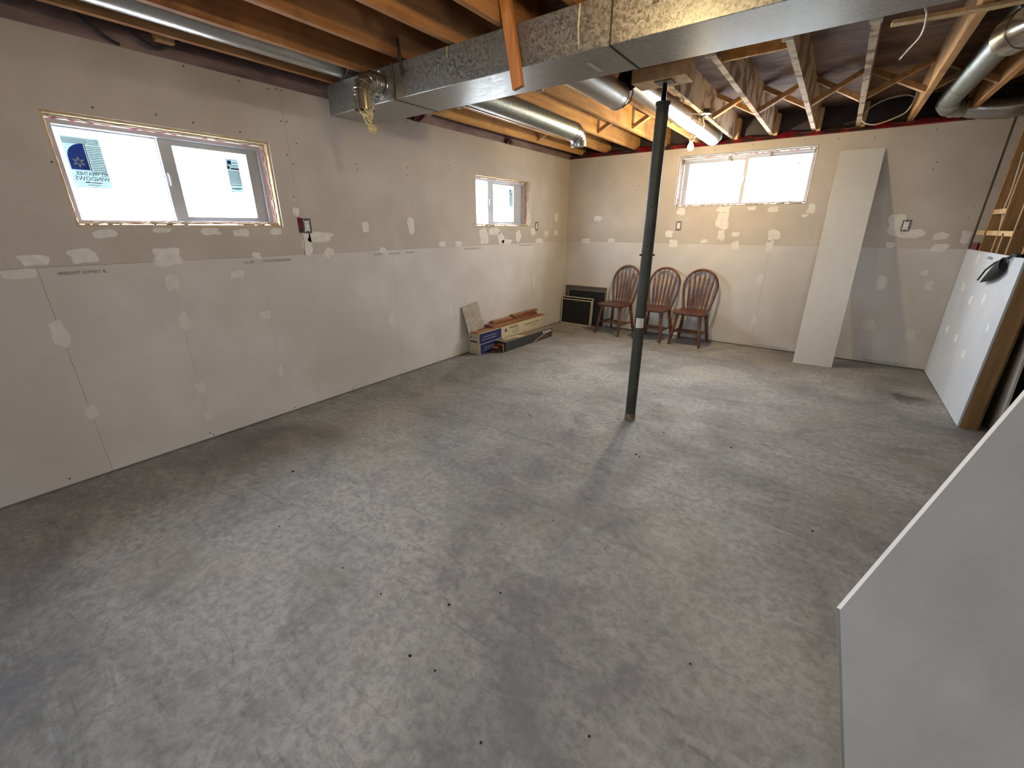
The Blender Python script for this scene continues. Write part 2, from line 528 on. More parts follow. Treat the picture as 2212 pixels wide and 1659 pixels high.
GAP = 0.0012
for (y0, y1, z0, z1, mt) in ((-3.05, 0.386, 0.012, ZS, 'paper_ivory'), (0.386, 2.70, 0.012, ZS, 'paper_ivory'), (2.70, 5.14, 0.012, ZS, 'paper_ivory'),
                             (5.14, 6.05, 0.012, ZS, 'paper_ivory'),
                             (-3.05, 1.857, ZS, ZT, 'paper_tan'), (1.857, 4.295, ZS, ZT, 'paper_tan'), (4.295, 6.05, ZS, ZT, 'paper_tan')):
    g = GAP / 2
    MB().slab((y0 + g, y1 - g), (z0 + (g if z0 > 0.5 else 0), z1 - (g if z1 < 2 else 0)), [W1, W2, W4_added], 0, XL, XL - T).build('drywall_sheet', mt, wl)
for (x0, x1, z0, z1, mt) in ((XL, -0.62, 0.012, ZS, 'paper_ivory'), (-0.62, 1.047, 0.012, ZS, 'paper_ivory'), (1.062, 2.85, 0.012, ZS, 'paper_ivory'),
                             (XL, -1.19, ZS, ZT, 'paper_tan'), (-1.19, 1.040, ZS, ZT, 'paper_tan'), (1.058, 2.85, ZS, ZT, 'paper_grey')):
    g = GAP / 2
    MB().slab((x0 + g, x1 - g), (z0 + (g if z0 > 0.5 else 0), z1 - (g if z1 < 2 else 0)), [W3], 1, YB, YB + T).build('drywall_sheet', mt, wb)

# joint compound patches (y or x, z, width, height)
LP = [(0.39, 1.275, 0.11, 0.057), (0.58, 1.286, 0.12, 0.077), (0.96, 1.259, 0.16, 0.11), (1.49, 1.244, 0.06, 0.048), (1.885, 1.33, 0.08, 0.22), (2.0, 1.362, 0.22, 0.077),
      (2.06, 1.242, 0.08, 0.072), (0.7, 1.401, 0.11, 0.045), (0.97, 1.419, 0.09, 0.032), (1.23, 1.409, 0.12, 0.043), (1.42, 1.399, 0.1, 0.051), (1.66, 1.406, 0.08, 0.048),
      (2.44, 1.439, 0.07, 0.095), (2.96, 1.452, 0.09, 0.147), (2.6, 1.239, 0.07, 0.049), (3.37, 1.27, 0.1, 0.056), (3.62, 1.263, 0.11, 0.058), (4.06, 1.338, 0.16, 0.179),
      (4.26, 1.388, 0.23, 0.085), (4.39, 1.306, 0.13, 0.144), (4.51, 1.265, 0.2, 0.063), (4.76, 1.328, 0.12, 0.131), (5.27, 1.259, 0.20, 0.066), (5.11, 1.382, 0.11, 0.098),
      (5.72, 1.567, 0.11, 0.112), (5.45, 1.349, 0.1, 0.075), (5.72, 1.358, 0.11, 0.077), (1.835, 1.545, 0.05, 0.066)]
LPS = [(0.32, 1.21, 0.13, 0.05), (0.38, 0.882, 0.07, 0.148), (0.96, 0.853, 0.06, 0.123), (0.95, 1.107, 0.07, 0.103), (1.34, 1.126, 0.09, 0.05), (0.95, 0.39, 0.06, 0.08),
       (0.95, 0.182, 0.06, 0.07), (0.39, 0.408, 0.06, 0.08), (1.5, 0.369, 0.03, 0.1), (2.62, 0.592, 0.07, 0.12), (1.47, 0.817, 0.08, 0.06), (3.45, 0.55, 0.06, 0.14), (4.4, 0.8, 0.08, 0.16), (5.15, 0.72, 0.06, 0.2)]
BP = [(-3.04, 1.247, 0.14, 0.071), (-2.63, 1.26, 0.1, 0.053), (-2.86, 1.554, 0.12, 0.077), (-1.7, 1.625, 0.1, 0.094), (-1.19, 1.51, 0.15, 0.2), (-1.2, 1.641, 0.15, 0.07), (-1.18, 1.343, 0.08, 0.13),
      (-1.82, 1.354, 0.1, 0.087), (-1.02, 1.355, 0.09, 0.053), (-0.61, 1.354, 0.13, 0.113), (-1.75, 1.233, 0.12, 0.094), (-1.37, 1.269, 0.08, 0.046), (-1.0, 1.227, 0.09, 0.097),
      (-0.63, 1.224, 0.08, 0.114), (-0.89, 1.645, 0.1, 0.04), (-0.67, 1.630, 0.11, 0.06), (-0.30, 1.628, 0.08, 0.095), (-0.35, 1.557, 0.06, 0.034), (0.46, 1.46, 0.14, 0.21),
      (0.6, 1.374, 0.19, 0.09), (0.82, 1.354, 0.12, 0.064), (0.995, 1.348, 0.07, 0.117), (0.84, 1.246, 0.12, 0.078), (0.46, 1.262, 0.07, 0.06)]
BPS = [(-0.66, 0.837, 0.08, 0.12), (-0.64, 0.337, 0.06, 0.1), (0.48, 0.879, 0.08, 0.15), (0.85, 0.878, 0.06, 0.1), (0.48, 0.423, 0.11, 0.12), (0.84, 0.36, 0.08, 0.12), (0.79, 1.002, 0.06, 0.06)]
for tab, mt in ((LP, 'compound'), (LPS, 'compound_soft')):
    for (y, z, w, h) in tab:
        pl = [(y + a, z + b) for a, b in blob(RNG, w, h)]
        MB().prism(pl, 0, XL - 0.002, XL + 0.0007).build('compound_patch', mt, wl)
for tab, mt in ((BP, 'compound'), (BPS, 'compound_soft')):
    for (x, z, w, h) in tab:
        pl = [(x + a, z + b) for a, b in blob(RNG, w, h)]
        MB().prism(pl, 1, YB + 0.002, YB - 0.0007).build('compound_patch', mt, wb)

# screw heads and pencil lines on the sheets
scr = [(0.811, 2.036), (1.291, 2.335), (1.595, 2.328), (1.784, 2.324), (1.84, 2.335), (1.875, 2.335), (1.835, 2.14), (1.875, 2.144), (1.839, 1.93), (1.875, 1.872), (2.421, 1.929), (2.424, 1.888),
       (2.97, 1.954), (2.963, 1.892), (3.526, 2.029), (3.53, 1.991), (0.581, 1.751), (1.923, 2.013), (1.839, 1.65), (1.09, 2.05), (1.275, 2.04), (1.542, 2.03), (0.20, 2.06), (2.45, 2.33), (3.0, 2.33), (3.6, 2.33), (4.2, 2.33),
       (4.8, 2.33), (5.4, 2.33), (5.95, 2.1), (5.95, 1.9), (0.93, 0.05), (0.95, 0.03), (2.1, 0.03), (1.55, 0.03), (2.66, 0.03), (2.74, 0.03), (3.2, 0.03), (0.2, 0.05), (4.3, 2.05), (4.6, 2.04), (4.0, 1.40)]
b = MB()
for (y, z) in scr:
    b.prism([(y + 0.005 * math.cos(a * PI / 3), z + 0.005 * math.sin(a * PI / 3)) for a in range(6)], 0, XL - 0.001, XL + 0.0006)
o = b.build('screw_heads', 'print_dark', wl); o['kind'] = 'stuff'
scb = [(-2.9, 2.30), (-2.3, 2.3), (-2.3, 1.95), (-2.32, 1.9), (-1.9, 2.28), (-1.0, 2.32), (-0.2, 2.30), (0.1, 2.28), (0.62, 2.02), (0.61, 1.96), (0.98, 1.62), (0.97, 1.52), (0.55, 2.3), (-0.5, 2.32), (-1.4, 2.3),
       (-0.9, 0.04), (-0.4, 0.04), (0.42, 0.04), (0.8, 0.03), (-0.1, 0.85), (-2.0, 0.04)]
b = MB()
for (x, z) in scb:
    b.prism([(x + 0.005 * math.cos(a * PI / 3), z + 0.005 * math.sin(a * PI / 3)) for a in range(6)], 1, YB + 0.001, YB - 0.0006)
o = b.build('screw_heads', 'print_dark', wb); o['kind'] = 'stuff'
for (y, z0, z1) in ((0.945, 0.22, 0.78), (0.945, 0.92, 1.0), (1.505, 0.5, 1.0), (2.44, 1.19, 1.232), (2.40, 1.19, 1.232), (3.02, 1.19, 1.232), (2.98, 1.19, 1.232), (3.52, 1.2, 1.232), (4.39, 1.13, 1.2)):
    MB().box(XL - 0.001, XL + 0.0004, y - 0.0012, y + 0.0012, z0, z1).build('pencil_line', 'pencil', wl)
for (x, z0, z1) in ((-0.22, 1.18, 1.232), (-0.20, 1.19, 1.232), (0.53, 0.5, 1.15), (0.95, 0.6, 1.2)):
    MB().box(x - 0.0012, x + 0.0012, YB - 0.0004, YB + 0.001, z0, z1).build('pencil_line', 'pencil', wb)
# torn joint under the outlet on the left wall
b = MB()
b.tube([(XL + 0.0004, 1.857 + RNG.uniform(-0.004, 0.004), 1.41 - 0.026 * i) for i in range(8)], 0.0022, 5)
b.build('torn_joint', 'print_grey', wl)

# board maker's lettering along the sheet edges
def left_text(y, z, s, size, mat='print_grey'):
    text('sheet_lettering', s, size, mat, wl, frame_mat((XL + 0.0005, y, z), (0, 1, 0), (0, 0, 1)))
left_text(0.455, 1.192, 'WEIGHT GYPSU  B...', 0.024)
left_text(1.392, 1.192, '1/2 GP', 0.026); left_text(1.53, 1.195, 'HT GYPSUM BOARD', 0.023)
left_text(2.49, 1.195, '1/2 GP LI', 0.026); left_text(2.67, 1.195, 'HT 1/2 GYPS', 0.022); left_text(2.86, 1.197, 'UM BOARD', 0.022)
left_text(3.70, 1.198, '1/2 GP LIGHTWEIGHT GYPS', 0.024); left_text(4.78, 1.202, '1/2 GP LIGHTWEIGHT GYPSUM', 0.024)
left_text(5.86, 1.215, 'GYPSUM', 0.022)
def back_text(x, z, s, size):   # sheets hung upside down
    text('sheet_lettering', s, size, 'print_grey', wb, frame_mat((x, YB - 0.0005, z), (-1, 0, 0), (0, 0, -1)))
back_text(-0.205, 0.042, '1/2 GP LIGHTWEIGHT GYPSUM BOARD', 0.022)
back_text(0.90, 0.042, '1/2 GP LIGHTWEIGHT GYPSUM BOARD', 0.0225)
back_text(-1.30, 0.04, '1/2 GP LIGHTWEIGHT', 0.0225)

# plastic vapour barrier bulging over the rim above the left wall
b = MB(); n, k = 120, 6
for i in range(n + 1):
    y = -3.0 + 9.15 * i / n
    for j in range(k):
        t = j / (k - 1)
        bul = 0.030 * math.sin(PI * min(1, t * 1.6)) * (0.5 + 0.8 * abs(noise.noise(Vector((y * 1.7, t * 2, 3)))))
        x = XL - 0.008 - 0.075 * t + bul + 0.012 * noise.noise(Vector((y * 6, t * 4, 0)))
        b.v.append((x, y, ZT - 0.004 + 0.272 * t + 0.01 * noise.noise(Vector((y * 3, t, 9))) * (0 < t < 1)))
for i in range(n):
    for j in range(k - 1):
        b.f.append((i * k + j, (i + 1) * k + j, (i + 1) * k + j + 1, i * k + j + 1))
b.build('vapor_barrier', 'poly_clear', wl, smooth=True, weld=False)
for (y, w) in ((3.02, 0.30), (4.56, 0.12)):
    bb = MB()
    for q in range(7):
        yy = y + RNG.uniform(-w / 2, w / 2)
        bb.bar((XL - 0.01, yy, ZT + RNG.uniform(0.0, 0.02)), (XL + 0.02 + RNG.uniform(-.02, .02), yy + RNG.uniform(-.07, .07), ZT + RNG.uniform(0.02, 0.07)), 0.035, 0.006, (1, 0, 0.3))
    bb.build('red_tape', 'poly_red', wl)
# dark rim and red barrier film above the back wall
MB().box(-3.52, 3.0, 6.205, 6.27, 2.39, ZD).build('rim_board', 'poly_rim', wb)
MB().box(-3.585, -3.525, -3.19, 6.27, 2.3905, ZD).build('rim_board', 'poly_rim', wl)
b = MB(); n = 150
for i in range(n + 1):
    x = -3.36 + 4.3 * i / n
    zt = 2.405 + 0.035 * noise.noise(Vector((x * 5, 0, 0))) + 0.02 * noise.noise(Vector((x * 17, 3, 0)))
    b.v += [(x, YB + 0.004, ZT - 0.004), (x, YB - 0.006 + 0.008 * noise.noise(Vector((x * 14, 1, 0))), ZT + 0.010), (x, YB + 0.006, 2.384), (x, YB + 0.055, zt + 0.012)]
for i in range(n):
    for j in range(3):
        b.f.append((i * 4 + j, (i + 1) * 4 + j, (i + 1) * 4 + j + 1, i * 4 + j + 1))
b.build('barrier_film', 'poly_red', wb, smooth=True, weld=False)


# ------------------------------------------------------------------ windows
def window(idx, wall, W, depth, panes, ax, jamb='jamb_wood'):
    """ax 0: in the left wall, ax 1: in the back wall. panes: list of (u0,u1,v0,v1)"""
    u0, u1, v0, v1 = W
    sgn = -1 if ax == 0 else 1
    face = XL if ax == 0 else YB
    f = lambda d: face + sgn * d                       # distance d behind the wall face
    root = bpy.data.objects.new('window_%d' % idx, None); COL.objects.link(root); struct(root)

    def slab(name, U, V, holes, d0, d1, mat, par=root, bev=0.0):
        o = MB().slab(U, V, holes, ax, f(d0), f(d1)).build(name, mat, par)
        if bev: bevel(o, bev, 2)
        return o
    # lumber lining the opening
    t = 0.012
    slab('jamb_board', (u0, u0 + t), (v0, v1), [], T, depth + 0.07, jamb)
    slab('jamb_board', (u1 - t, u1), (v0, v1), [], T, depth + 0.07, jamb)
    slab('head_board', (u0 + t, u1 - t), (v1 - t, v1), [], T, depth + 0.07, jamb)
    slab('sill_board', (u0 + t, u1 - t), (v0, v0 + t), [], T, depth + 0.07, jamb)
    # vinyl unit
    fw = 0.024
    fu0, fu1, fv0, fv1 = u0 + t + 0.012, u1 - t - 0.012, v0 + t + 0.008, v1 - t - 0.012
    fr = slab('window_frame', (fu0, fu1), (fv0, fv1), [(fu0 + fw, fu1 - fw, fv0 + fw * 0.7, fv1 - fw)], depth - 0.02, depth + 0.07, 'vinyl', bev=0.003)
    for i, (a0, a1, c0, c1) in enumerate(panes):
        dd = depth + (0.0 if i == 1 else 0.022)
        s0 = fu0 + fw if i == 0 else (panes[0][1] + 0.004)
        s1 = fu1 - fw if i == 1 else (panes[0][1] + 0.036)
        sash = slab('sash', (s0, s1), (fv0 + fw * 0.7, fv1 - fw), [(a0, a1, c0, c1)], dd, dd + 0.02, 'vinyl', bev=0.002)
        slab('glass_pane', (a0, a1), (c0, c1), [], dd + 0.008, dd + 0.012, 'glass', sash)
    m_ = panes[0][1]
    latch = MB()
    q = lambda u, d, v: (f(d), u, v) if ax == 0 else (u, f(d), v)
    latch.tube([q(m_ + 0.02, depth - 0.004, (v0 + v1) / 2 - 0.035), q(m_ + 0.02, depth - 0.016, (v0 + v1) / 2 - 0.02), q(m_ + 0.02, depth - 0.016, (v0 + v1) / 2 + 0.02), q(m_ + 0.02, depth - 0.004, (v0 + v1) / 2 + 0.035)], 0.006, 8)
    latch.build('latch', 'vinyl', root, smooth=True)
    # ragged spray foam and insulation squeezed between unit and lumber
    for side in range(4):
        for (d, mat, r0) in ((depth - 0.035, 'foam_pink', 0.009), (depth - 0.055, 'foam', 0.007)):
            pts = []; rs = []
            N_ = 46 if side % 2 == 0 else 26
            for i in range(N_ + 1):
                a = i / N_
                e = 0.010
                j = RNG.uniform(-0.004, 0.004)
                if side == 0: c_ = (u0 + t + a * (u1 - u0 - 2 * t), v0 + t + e * 0.6 + abs(j) * 2)
                elif side == 2: c_ = (u0 + t + a * (u1 - u0 - 2 * t), v1 - t - e * 0.5 + j)
                elif side == 1: c_ = (u1 - t - e * 0.4 + j * 0.6, v0 + t + a * (v1 - v0 - 2 * t))
                else: c_ = (u0 + t + e * 0.4 + j * 0.6, v0 + t + a * (v1 - v0 - 2 * t))
                pts.append(q(c_[0], d + RNG.uniform(-0.008, 0.008), c_[1])); rs.append(r0 * RNG.uniform(0.5, 1.35))
            MB().tube(pts, rs, 6).build('foam_bead', mat, root, smooth=True)
    return root, q


win1, q1 = window(1, wl, W1, 0.11, [(0.625, 1.092, 1.478, 1.938), (1.168, 1.600, 1.500, 1.912)], 0)
win2, q2 = window(2, wl, W2, 0.11, [(3.99, 4.275, 1.476, 1.935), (4.388, 4.805, 1.503, 1.920)], 0)
added_win4, q4 = window(4, wl, W4_added, 0.11, [(-2.28, -1.82, 1.478, 1.938), (-1.75, -1.31, 1.500, 1.912)], 0)  # added window out of view, brings daylight from behind the camera
win3, q3 = window(3, wb, W3, 0.11, [(-1.702, -1.074, 1.722, 2.182), (-1.028, -0.398, 1.712, 2.196)], 1, 'jamb_grey')

added_win5 = bpy.data.objects.new('window_5', None); COL.objects.link(added_win5); struct(added_win5)  # added window out of view, brightens the foreground sheet
MB().slab(W5_added[:2], W5_added[2:], [(W5_added[0] + 0.05, 1.28, W5_added[2] + 0.05, W5_added[3] - 0.05), (1.32, W5_added[1] - 0.05, W5_added[2] + 0.05, W5_added[3] - 0.05)], 1, -3.10, -3.17).build('window_frame', 'vinyl', added_win5)
MB().box(W5_added[0] + 0.05, 1.28, -3.14, -3.135, W5_added[2] + 0.05, W5_added[3] - 0.05).build('glass_pane', 'glass', added_win5)
MB().box(1.32, W5_added[1] - 0.05, -3.14, -3.135, W5_added[2] + 0.05, W5_added[3] - 0.05).build('glass_pane', 'glass', added_win5)

# decals on the panes, printed to be read from outdoors (mirrored in here)
def decal(root, y0, y1, z0, z1, x, lines):
    d = MB().box(x - 0.0004, x + 0.0004, y0, y1, z0, z1).build('window_decal', 'decal_paper', root)
    for (a0, a1, b0, b1, mt) in lines:
        MB().box(x - 0.0010, x + 0.0010, y0 + a0 * (y1 - y0), y0 + a1 * (y1 - y0), z0 + b0 * (z1 - z0), z0 + b1 * (z1 - z0)).build('decal_print', mt, d)
    return d
xs = XL - 0.138
ln = [(0.02, 0.95, 0.955 - 0.028 * i, 0.965 - 0.028 * i, 'decal_faint') for i in range(4)]
ln += [(0.60, 0.97, 0.82 - 0.035 * i, 0.832 - 0.035 * i, 'decal_faint') for i in range(16)]
ln += [(0.555, 0.575, 0.34, 0.87, 'decal_ink')]
ln += [(0.30, 0.42, 0.10, 0.12, 'decal_ink'), (0.45, 0.75, 0.10, 0.115, 'decal_faint'), (0.35, 0.7, 0.055, 0.065, 'decal_faint')]
y0, y1, z0, z1 = 0.668, 0.828, 1.645, 1.902
d1 = decal(win1, y0, y1, z0, z1, xs, ln)
arch = [(y0 + 0.085, z0 + 0.225), (y0 + 0.085, z0 + 0.092), (y0 + 0.008, z0 + 0.092)] + [(y0 + 0.085 - 0.077 * math.cos(a), z0 + 0.155 + 0.07 * math.sin(a)) for a in [PI / 2 * i / 8 for i in range(8)]]
MB().prism(arch, 0, xs - 0.001, xs + 0.001).build('decal_arch', 'decal_blue', d1)
b = MB()
for k in range(6):
    a = PI / 3 * k + PI / 6; c = (y0 + 0.046, z0 + 0.130)
    tip = (c[0] + 0.030 * math.cos(a), c[1] + 0.030 * math.sin(a))
    l_ = (c[0] + 0.016 * math.cos(a + 0.42), c[1] + 0.016 * math.sin(a + 0.42)); r_ = (c[0] + 0.016 * math.cos(a - 0.42), c[1] + 0.016 * math.sin(a - 0.42))
    b.prism([tip, l_, (c[0] + 0.005 * math.cos(a), c[1] + 0.005 * math.sin(a)), r_], 0, xs - 0.0016, xs + 0.0016)
b.build('decal_snowflake', 'decal_paper', d1)
text('decal_lettering', 'ALL WEATHER', 0.027, 'decal_ink', d1, frame_mat((xs + 0.001, y1 - 0.002, z0 + 0.064), (0, -1, 0), (0, 0, 1)), sx=0.78)
text('decal_lettering', 'WINDOWS', 0.031, 'decal_ink', d1, frame_mat((xs + 0.001, y1 - 0.002, z0 + 0.038), (0, -1, 0), (0, 0, 1)), sx=0.93)
ln2 = [(0, 1, 0.985, 1.0, 'decal_ink'), (0.12, 0.42, 0.84, 0.95, 'decal_blue'), (0.5, 0.9, 0.88, 0.90, 'decal_faint'), (0, 1, 0.805, 0.82, 'decal_ink'), (0.04, 0.24, 0.70, 0.78, 'decal_ink'),
       (0.32, 1.0, 0.69, 0.735, 'decal_ink'), (0.3, 0.8, 0.76, 0.775, 'decal_faint')] + [(0.03, 0.97, 0.63 - 0.04 * i, 0.645 - 0.04 * i, 'decal_faint') for i in range(10)] + [(0, 1, 0.21, 0.225, 'decal_ink'), (0.1, 0.85, 0.10, 0.13, 'decal_faint')]
decal(win1, 1.462, 1.542, 1.664, 1.874, xs + 0.022, ln2)
decal(win2, 4.716, 4.795, 1.672, 1.89, xs + 0.022, ln2)
# clips along the head of the back window and its insect screen frame outside
for (x, z) in ((-1.765, 2.215), (-1.235, 2.215), (-0.80, 2.222), (-0.378, 2.228)):
    MB().box(x - 0.014, x + 0.014, YB + 0.075, YB + 0.09, z - 0.03, z + 0.022).build('frame_clip', 'screen_grey', win3)
sc = MB().slab((-1.30, -0.515), (1.70, 2.118), [(-1.292, -0.523, 1.708, 2.110)], 1, YB + 0.165, YB + 0.175).build('screen_bead', 'print_grey', win3)

# ------------------------------------------------------------------ floor joists, beam, bridging
def joist(x, y0, y1, mat):
    o = MB().box(x, x + 0.038, y0, y1, ZJ, ZD).build('floor_joist', mat, ceiling)
    return o
for x in (-3.16, -2.795, -2.398, -1.99, -1.63, -1.23, -0.84, -0.44, -0.04, 0.36, 0.76, 1.16, 1.56, 1.96, 2.36):
    joist(x, -3.05, 2.97, 'joist_front')
BJ = (-3.22, -2.845, -2.43, -2.035, -1.635, -1.24, -0.848, -0.455, -0.083, 0.32, 0.71, 1.11, 1.51, 1.91, 2.31)
for i, x in enumerate(BJ):
    joist(x, 3.115, 6.20, 'joist_back' if i < 5 or i > 8 else 'joist_pale')
    if 4 < i < 9:   # squash block beside the joist on the wall plate
        MB().box(x + 0.039, x + 0.075, 6.02, 6.15, ZJ - 0.012, 2.60).build('squash_block', 'wood_pale', ceiling)
    if x < 0.2:     # foam plug where the joist meets the beam
        bb = MB()
        for q in range(2):
            bb.box(x - 0.008, x + 0.045, 3.118 + 0.012 * q, 3.128 + 0.012 * q, ZJ - 0.016 - 0.004 * q, ZJ + 0.006)
        bb.build('foam_plug', 'foam_plug', ceiling)
for i in range(len(BJ) - 1):   # crossed bridging
    xa, xb_ = BJ[i] + 0.038, BJ[i + 1]
    yy = 4.95
    MB().bar((xa - 0.002, yy - 0.03, 2.425), (xb_ + 0.002, yy - 0.03, 2.615), 0.036, 0.055, (0, 1, 0)).build('bridging_strip', 'wood_cross', ceiling)
    MB().bar((xa - 0.002, yy + 0.03, 2.615), (xb_ + 0.002, yy + 0.03, 2.425), 0.036, 0.055, (0, 1, 0)).build('bridging_strip', 'wood_cross', ceiling)
# flat strap boards
MB().bar((-0.81, 3.36, 2.44), (-0.455, 3.35, 2.44), 0.02, 0.065).build('blocking', 'joist_back', ceiling)
MB().bar((0.0, 3.23, 2.39), (0.36, 3.27, 2.39), 0.05, 0.016).build('strap_board', 'wood_pale', ceiling)
MB().bar((0.36, 3.27, 2.39), (0.80, 3.25, 2.385), 0.05, 0.016).build('strap_board', 'wood_pale', ceiling)
for (x, y) in ((-3.08, 1.14),):
    MB().box(x - 0.2, x - 0.16, y, y + 0.09, 2.40, 2.60).build('blocking', 'wood_cross', ceiling)

beam = thing('support_beam', 'built-up wooden floor beam carried by the grey steel post', 'beam')
for k in range(3):
    MB().box(-3.37, 2.85, 2.972 + 0.047 * k, 2.972 + 0.047 * k + 0.0455, 2.392, ZD).build('beam_ply', 'joist_back', beam)
MB().box(-1.235, -0.895, 2.965, 3.115, 2.338, 2.392).build('bearing_plate', 'wood_cross', beam)
o = MB().box(-1.23, -0.905, 2.95, 3.13, 2.268, 2.336).build('bearing_block', 'wood_cross', beam)
MB().box(-1.205, -0.93, 2.9645, 2.9652, 2.362, 2.366).build('grade_stamp', 'print_dark', beam)

# ------------------------------------------------------------------ steel post
post = thing('steel_post', 'dark grey adjustable steel post standing on the concrete floor', 'post', (-1.045, 3.03, 0))
post.rotation_euler = (0, 0, 0)
MB().lathe([(0.0385, 0.055), (0.0385, 1.30), (0.0385, 2.155), (0.0385, 2.158)], n=28).build('lower_tube', 'post_paint', post, smooth=True)
MB().lathe([(0.0395, 0.0), (0.041, 0.004), (0.041, 0.02), (0.0392, 0.056)], n=28).build('base_sleeve', 'post_rust', post, smooth=True)
MB().lathe([(0.0385, 2.142), (0.045, 2.147), (0.046, 2.158), (0.0445, 2.163), (0.016, 2.164)], n=28).build('collar', 'post_paint', post, smooth=True)
b = MB(); prof = []
for i in range(46):
    prof.append((0.0165 if i % 2 == 0 else 0.0148, 2.160 + 0.0022 * i))
b.lathe(prof + [(0.0165, 2.262)], n=16).build('jack_screw', 'black_steel', post, smooth=True)
MB().box(-0.05, 0.05, -0.05, 0.05, 2.2605, 2.268).build('top_plate', 'post_rust', post)
for (z, az) in ((1.255, 0.0), ):
    MB().tube([(-0.052 * math.cos(0.6), 0.052 * math.sin(-0.6), z), (0.052 * math.cos(0.6), -0.052 * math.sin(-0.6), z)], 0.006, 8).build('locking_pin', 'black_steel', post, smooth=True)
for z in (1.315, 1.445, 1.56, 1.70):
    a = -PI / 2 + 0.33 + (0.55 if z in (1.445, 1.70) else -0.1)
    c = Vector((math.cos(a), math.sin(a), 0))
    MB().tube([c * 0.0375 + Vector((0, 0, z)), c * 0.0388 + Vector((0, 0, z))], 0.006, 10).build('pin_hole', 'black_steel', post)
b = MB()
for i in range(9):
    a0 = -PI / 2 + 0.33 - 0.75 + 1.5 * i / 8
    for z in (0.748, 0.818):
        b.v.append((0.0392 * math.cos(a0), 0.0392 * math.sin(a0), z))
for i in range(8):
    b.f.append((2 * i, 2 * i + 2, 2 * i + 3, 2 * i + 1))
lab = b.build('paper_label', 'sticker_white', post, smooth=True)
for r in range(5):
    b = MB()
    for i in range(7):
        a0 = -PI / 2 + 0.33 - 0.6 + 1.15 * i / 6 * (1 if r % 2 else 0.8)
        for z in (0.758 + 0.012 * r, 0.761 + 0.012 * r):
            b.v.append((0.0395 * math.cos(a0), 0.0395 * math.sin(a0), z))
    for i in range(6):
        b.f.append((2 * i, 2 * i + 2, 2 * i + 3, 2 * i + 1))
    b.build('label_print', 'print_faint', lab)

# ------------------------------------------------------------------ rectangular trunk duct
DY0, DY1, DZ0, DZ1 = 2.085, 2.448, 2.187, 2.374
duct = thing('trunk_duct', 'long rectangular galvanised duct slung under the floor joists', 'duct')
xs_ = [-3.135, -2.42, -0.985, 0.44, 1.87, 2.85]
for a, c in zip(xs_, xs_[1:]):
    bevel(MB().box(a + 0.002, c - 0.002, DY0, DY1, DZ0, DZ1).build('duct_section', 'galvanised', duct), 0.003, 2)
for x in xs_[1:-1]:
    bb = MB()
    bb.box(x - 0.012, x - 0.003, DY0 - 0.004, DY1 + 0.004, DZ0 - 0.004, DZ1 + 0.004)
    bb.build('drive_cleat', 'galvanised', duct)
    MB().box(x - 0.003, x + 0.002, DY0 - 0.002, DY1 + 0.002, DZ0 - 0.002, DZ1 + 0.002).build('seam_sealant', 'seam_dark', duct)
# drips and tape marks of sealant on the duct
for (x, z0, z1, w) in ((-1.96, 2.30, 2.372, 0.006), (-1.14, 2.20, 2.37, 0.008), (-2.06, 2.27, 2.29, 0.004)):
    MB().tube([(x, DY0 - 0.001, z1), (x - 0.004, DY0 - 0.002, (z0 + z1) / 2), (x + 0.002, DY0 - 0.001, z0)], [w * 0.5, w * 0.6, w * 0.2], 6).build('sealant_drip', 'foam', duct, smooth=True)
MB().box(-1.17, -1.145, 2.22, 2.37, DZ0 - 0.0012, DZ0 + 0.001).build('tape_mark', 'pipe_metal', duct)
h = tag(MB().bar((-2.356, DY0 - 0.006, 2.49), (-2.336, DY0 - 0.0035, 2.30), 0.026, 0.003, (0, 1, 0)).build('hanger_strap', 'strap_steel'), 'flat perforated steel strap hanging the trunk duct beside the elbow', 'strap')
h = tag(MB().bar((-0.800, DY0 - 0.006, 2.48), (-0.792, DY0 - 0.0035, 2.29), 0.026, 0.003, (0, 1, 0)).build('hanger_strap', 'strap_steel'), 'flat steel strap hanging the trunk duct near the post', 'strap')
br = tag(bevel(MB().bar((-1.571, 2.066, 2.61), (-1.462, 2.066, 2.095), 0.060, 0.026, (0, 1, 0)).build('wooden_brace', 'wood_orange'), 0.002), 'orange-brown wooden brace board hanging in front of the trunk duct', 'board')


def ring(mb, c, d, r, w=0.006):
    c = Vector(c); d = Vector(d).normalized()
    return mb.tube([c - d * w, c - d * w * 0.5, c + d * w * 0.5, c + d * w], [r * 1.0, r * 1.03, r * 1.03, r * 1.0], 24, caps=False)


# front pipe between the joists, dropping into the duct end
pd = thing('round_duct', 'long round metal pipe between the joists above the left window', 'duct')
MB().hollow([(-2.955, -3.0, 2.455), (-2.955, 0.4, 2.455), (-2.955, 2.10, 2.455)], 0.066, 0.002, 24).build('pipe', 'pipe_metal', pd, smooth=True)
b = MB(); b.tube([(-2.955, 2.09, 2.455), (-2.955, 2.14, 2.452), (-2.955, 2.19, 2.43), (-2.955, 2.22, 2.39), (-2.955, 2.225, 2.373)], [0.068, 0.068, 0.07, 0.072, 0.075], 20, caps=False)
b.build('drop_elbow', 'pipe_metal', pd, smooth=True)
ring(MB(), (-2.955, 2.10, 2.455), (0, 1, 0), 0.069).build('joint_ring', 'pipe_metal', pd, smooth=True)

